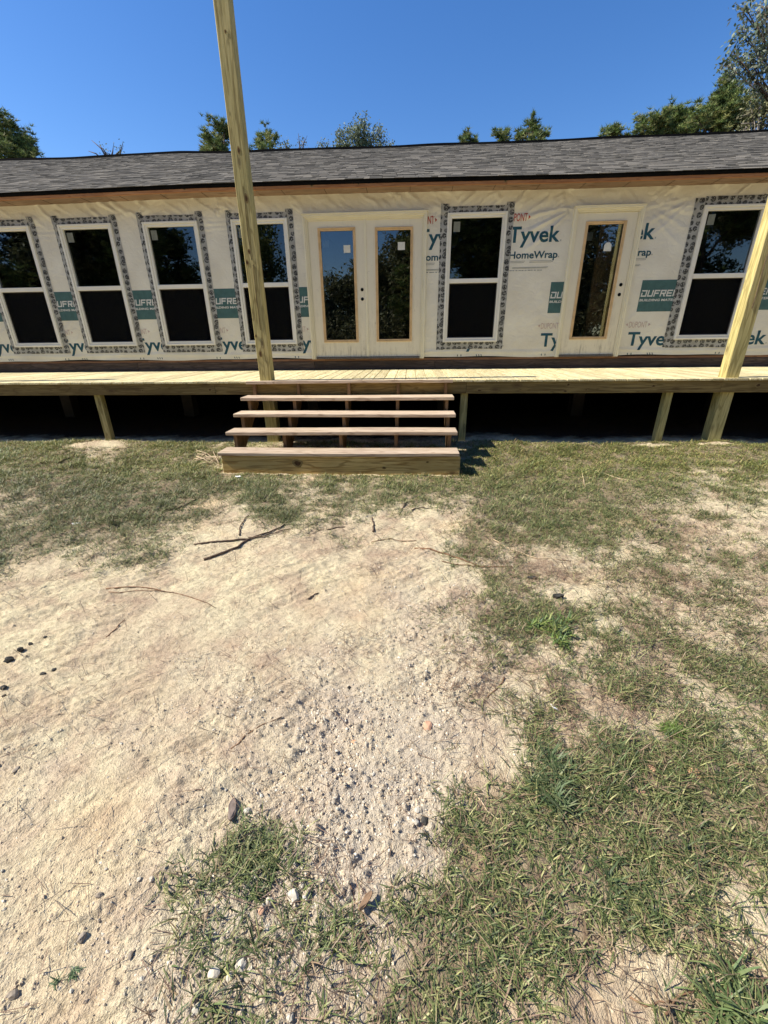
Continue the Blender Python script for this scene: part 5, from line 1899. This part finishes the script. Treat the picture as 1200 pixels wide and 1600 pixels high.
BT = [(-31, -16, 17, 4.2), (-25, -19, 18, 4.4), (-20.5, -16, 16, 3.6), (-37, -20, 19, 5), (-26, -12, 13, 3.6), (-33, -9, 15, 4.2), (-22.5, -23, 17, 4.2), (-28.5, -22, 17, 4.4), (-18.6, -20, 12, 2.4), (-23, -14.5, 12, 3.2),
      (1.0, -18, 15, 3.6), (5.2, -20, 17, 4.2), (9.5, -17, 15, 3.8), (14, -20, 18, 4.6), (19, -17, 16, 4.4), (25, -19, 18, 5), (31, -16, 17, 4.6), (37, -14, 16, 4.4)]
for i, (x, y, h, r) in enumerate(BT):
    kd = 'pine' if i % 3 else 'leaf'
    back_tree(x, y, h, r, kd, PINE if kd == 'pine' else OLIVE, ('broad leafy' if kd == 'leaf' else 'dark needle-leaved') + ' tree in the wood across the yard, mirrored in the window panes', 1.0)
LOW = [(-16.5, -21, 6.4, 2.6), (-12.5, -22, 5.6, 2.6), (-8.6, -21, 5.6, 2.6), (-5.6, -20, 6.6, 2.6), (-3.0, -21, 7.6, 2.6), (-0.6, -20, 9.0, 2.6), (2.6, -15, 4.0, 2.4), (6.6, -15, 4.2, 2.4), (10.4, -15, 4.0, 2.4), (14.4, -15, 4.2, 2.4), (-10.5, -18, 3.0, 2.4), (-6.5, -17, 3.2, 2.4), (-3.0, -16, 3.2, 2.2), (-14.5, -18, 3.2, 2.4), (18.4, -15, 4.2, 2.6), (22.4, -15, 4.2, 2.6), (27, -15, 4.2, 2.6)]
for (x, y, h, r) in LOW:
    back_tree(x, y, h, r, 'leaf', OLIVE, ('shoulder high bush' if h < 3.5 else 'low bushy tree' if h < 5 else 'rounded mid-height tree') + ' at the edge of the wood across the yard', 1.3, 0.4)
back_tree(-11.3, -19.5, 10.5, 2.7, 'leaf', PINE, 'open crowned tree across the yard, mirrored against the sky in one pane', 0.6, 4.6)


# ------------------------------------------------------------------ knots and marks in the lumber (set into the faces that show them)
M['knot'] = flat('knot_wood', (0.09, 0.05, 0.02), 0.8, 0.2, 0.4, 40)
M['knotring'] = flat('knot_ring', (0.24, 0.17, 0.065), 0.8, 0.2, 0.2, 40)


def knot(px, py, Y, wpx, hpx, parent):
    P = at(px, py, Y)
    z = float((P - EYE) @ FWD)
    for nm, mt, k, d in (('knot_ring', 'knotring', 1.0, 0.0008), ('knot', 'knot', 0.6, 0.0016)):
        a, b = wpx * k * z / F / 2, hpx * k * z / F / 2
        poly = [(P[0] + a * math.cos(t) * (1 + 0.15 * math.sin(3 * t + px)), P[2] + b * math.sin(t) * (1 + 0.12 * math.cos(2 * t + py))) for t in np.linspace(0, 6.283, 13)[:-1]]
        adopt(MB().prism(poly, 'y', Y - d, Y + 0.002).build(nm, M[mt], None), parent)


def nearest(name, x):
    c = [o for o in bpy.data.objects if o.name.split('.')[0] == name and o.name in WORLD_LOC]
    return min(c, key=lambda o: abs(WORLD_LOC[o.name].x - x))


shaft = nearest('post_shaft', -1.9)
for px, py, w, h in ((373, 235, 5, 10), (385, 310, 6, 13), (389, 393, 4, 7), (386, 410, 5, 8), (400, 525, 3, 5), (407, 553, 5, 11), (352, 49, 3, 5), (401, 562, 3, 4)):
    knot(px, py, 5.6455, w, h, shaft)
for px, py, w, h in ((749, 610, 8, 5), (888, 601, 6, 5), (883, 611, 7, 4), (1021, 603, 6, 4), (1185, 602, 9, 7), (328, 609, 7, 6), (160, 605, 4, 3), (223, 610, 4, 3), (916, 609, 4, 3)):
    P = at(px, py, DD + 0.018)
    brd = [o for o in bpy.data.objects if o.name.split('.')[0] == 'rim_board']
    brd = min(brd, key=lambda o: abs(WORLD_LOC[o.name].x - P[0]) - o.dimensions.x / 2)
    knot(px, py, DD + 0.0178, w, h, brd)
rb = nearest('riser_board', -0.8)
for px, py, w, h in ((465, 724, 17, 13), (600, 731, 7, 4), (668, 722, 5, 3)):
    knot(px, py, 4.4228, w, h, rb)
fb = [o for o in bpy.data.objects if o.name.split('.')[0] == 'fascia_board']
for px, py, w, h in ((487, 294, 5, 6), (288, 300, 5, 4), (790, 287, 5, 5), (702, 286, 4, 3), (560, 292, 3, 4), (66, 307, 5, 4), (1007, 279, 5, 4)):
    P = at(px, py, EAVE_Y)
    brd = min(fb, key=lambda o: abs(WORLD_LOC[o.name].x - P[0]) - o.dimensions.x / 2)
    knot(px, py - 5, EAVE_Y + 0.0038, w, h, brd)
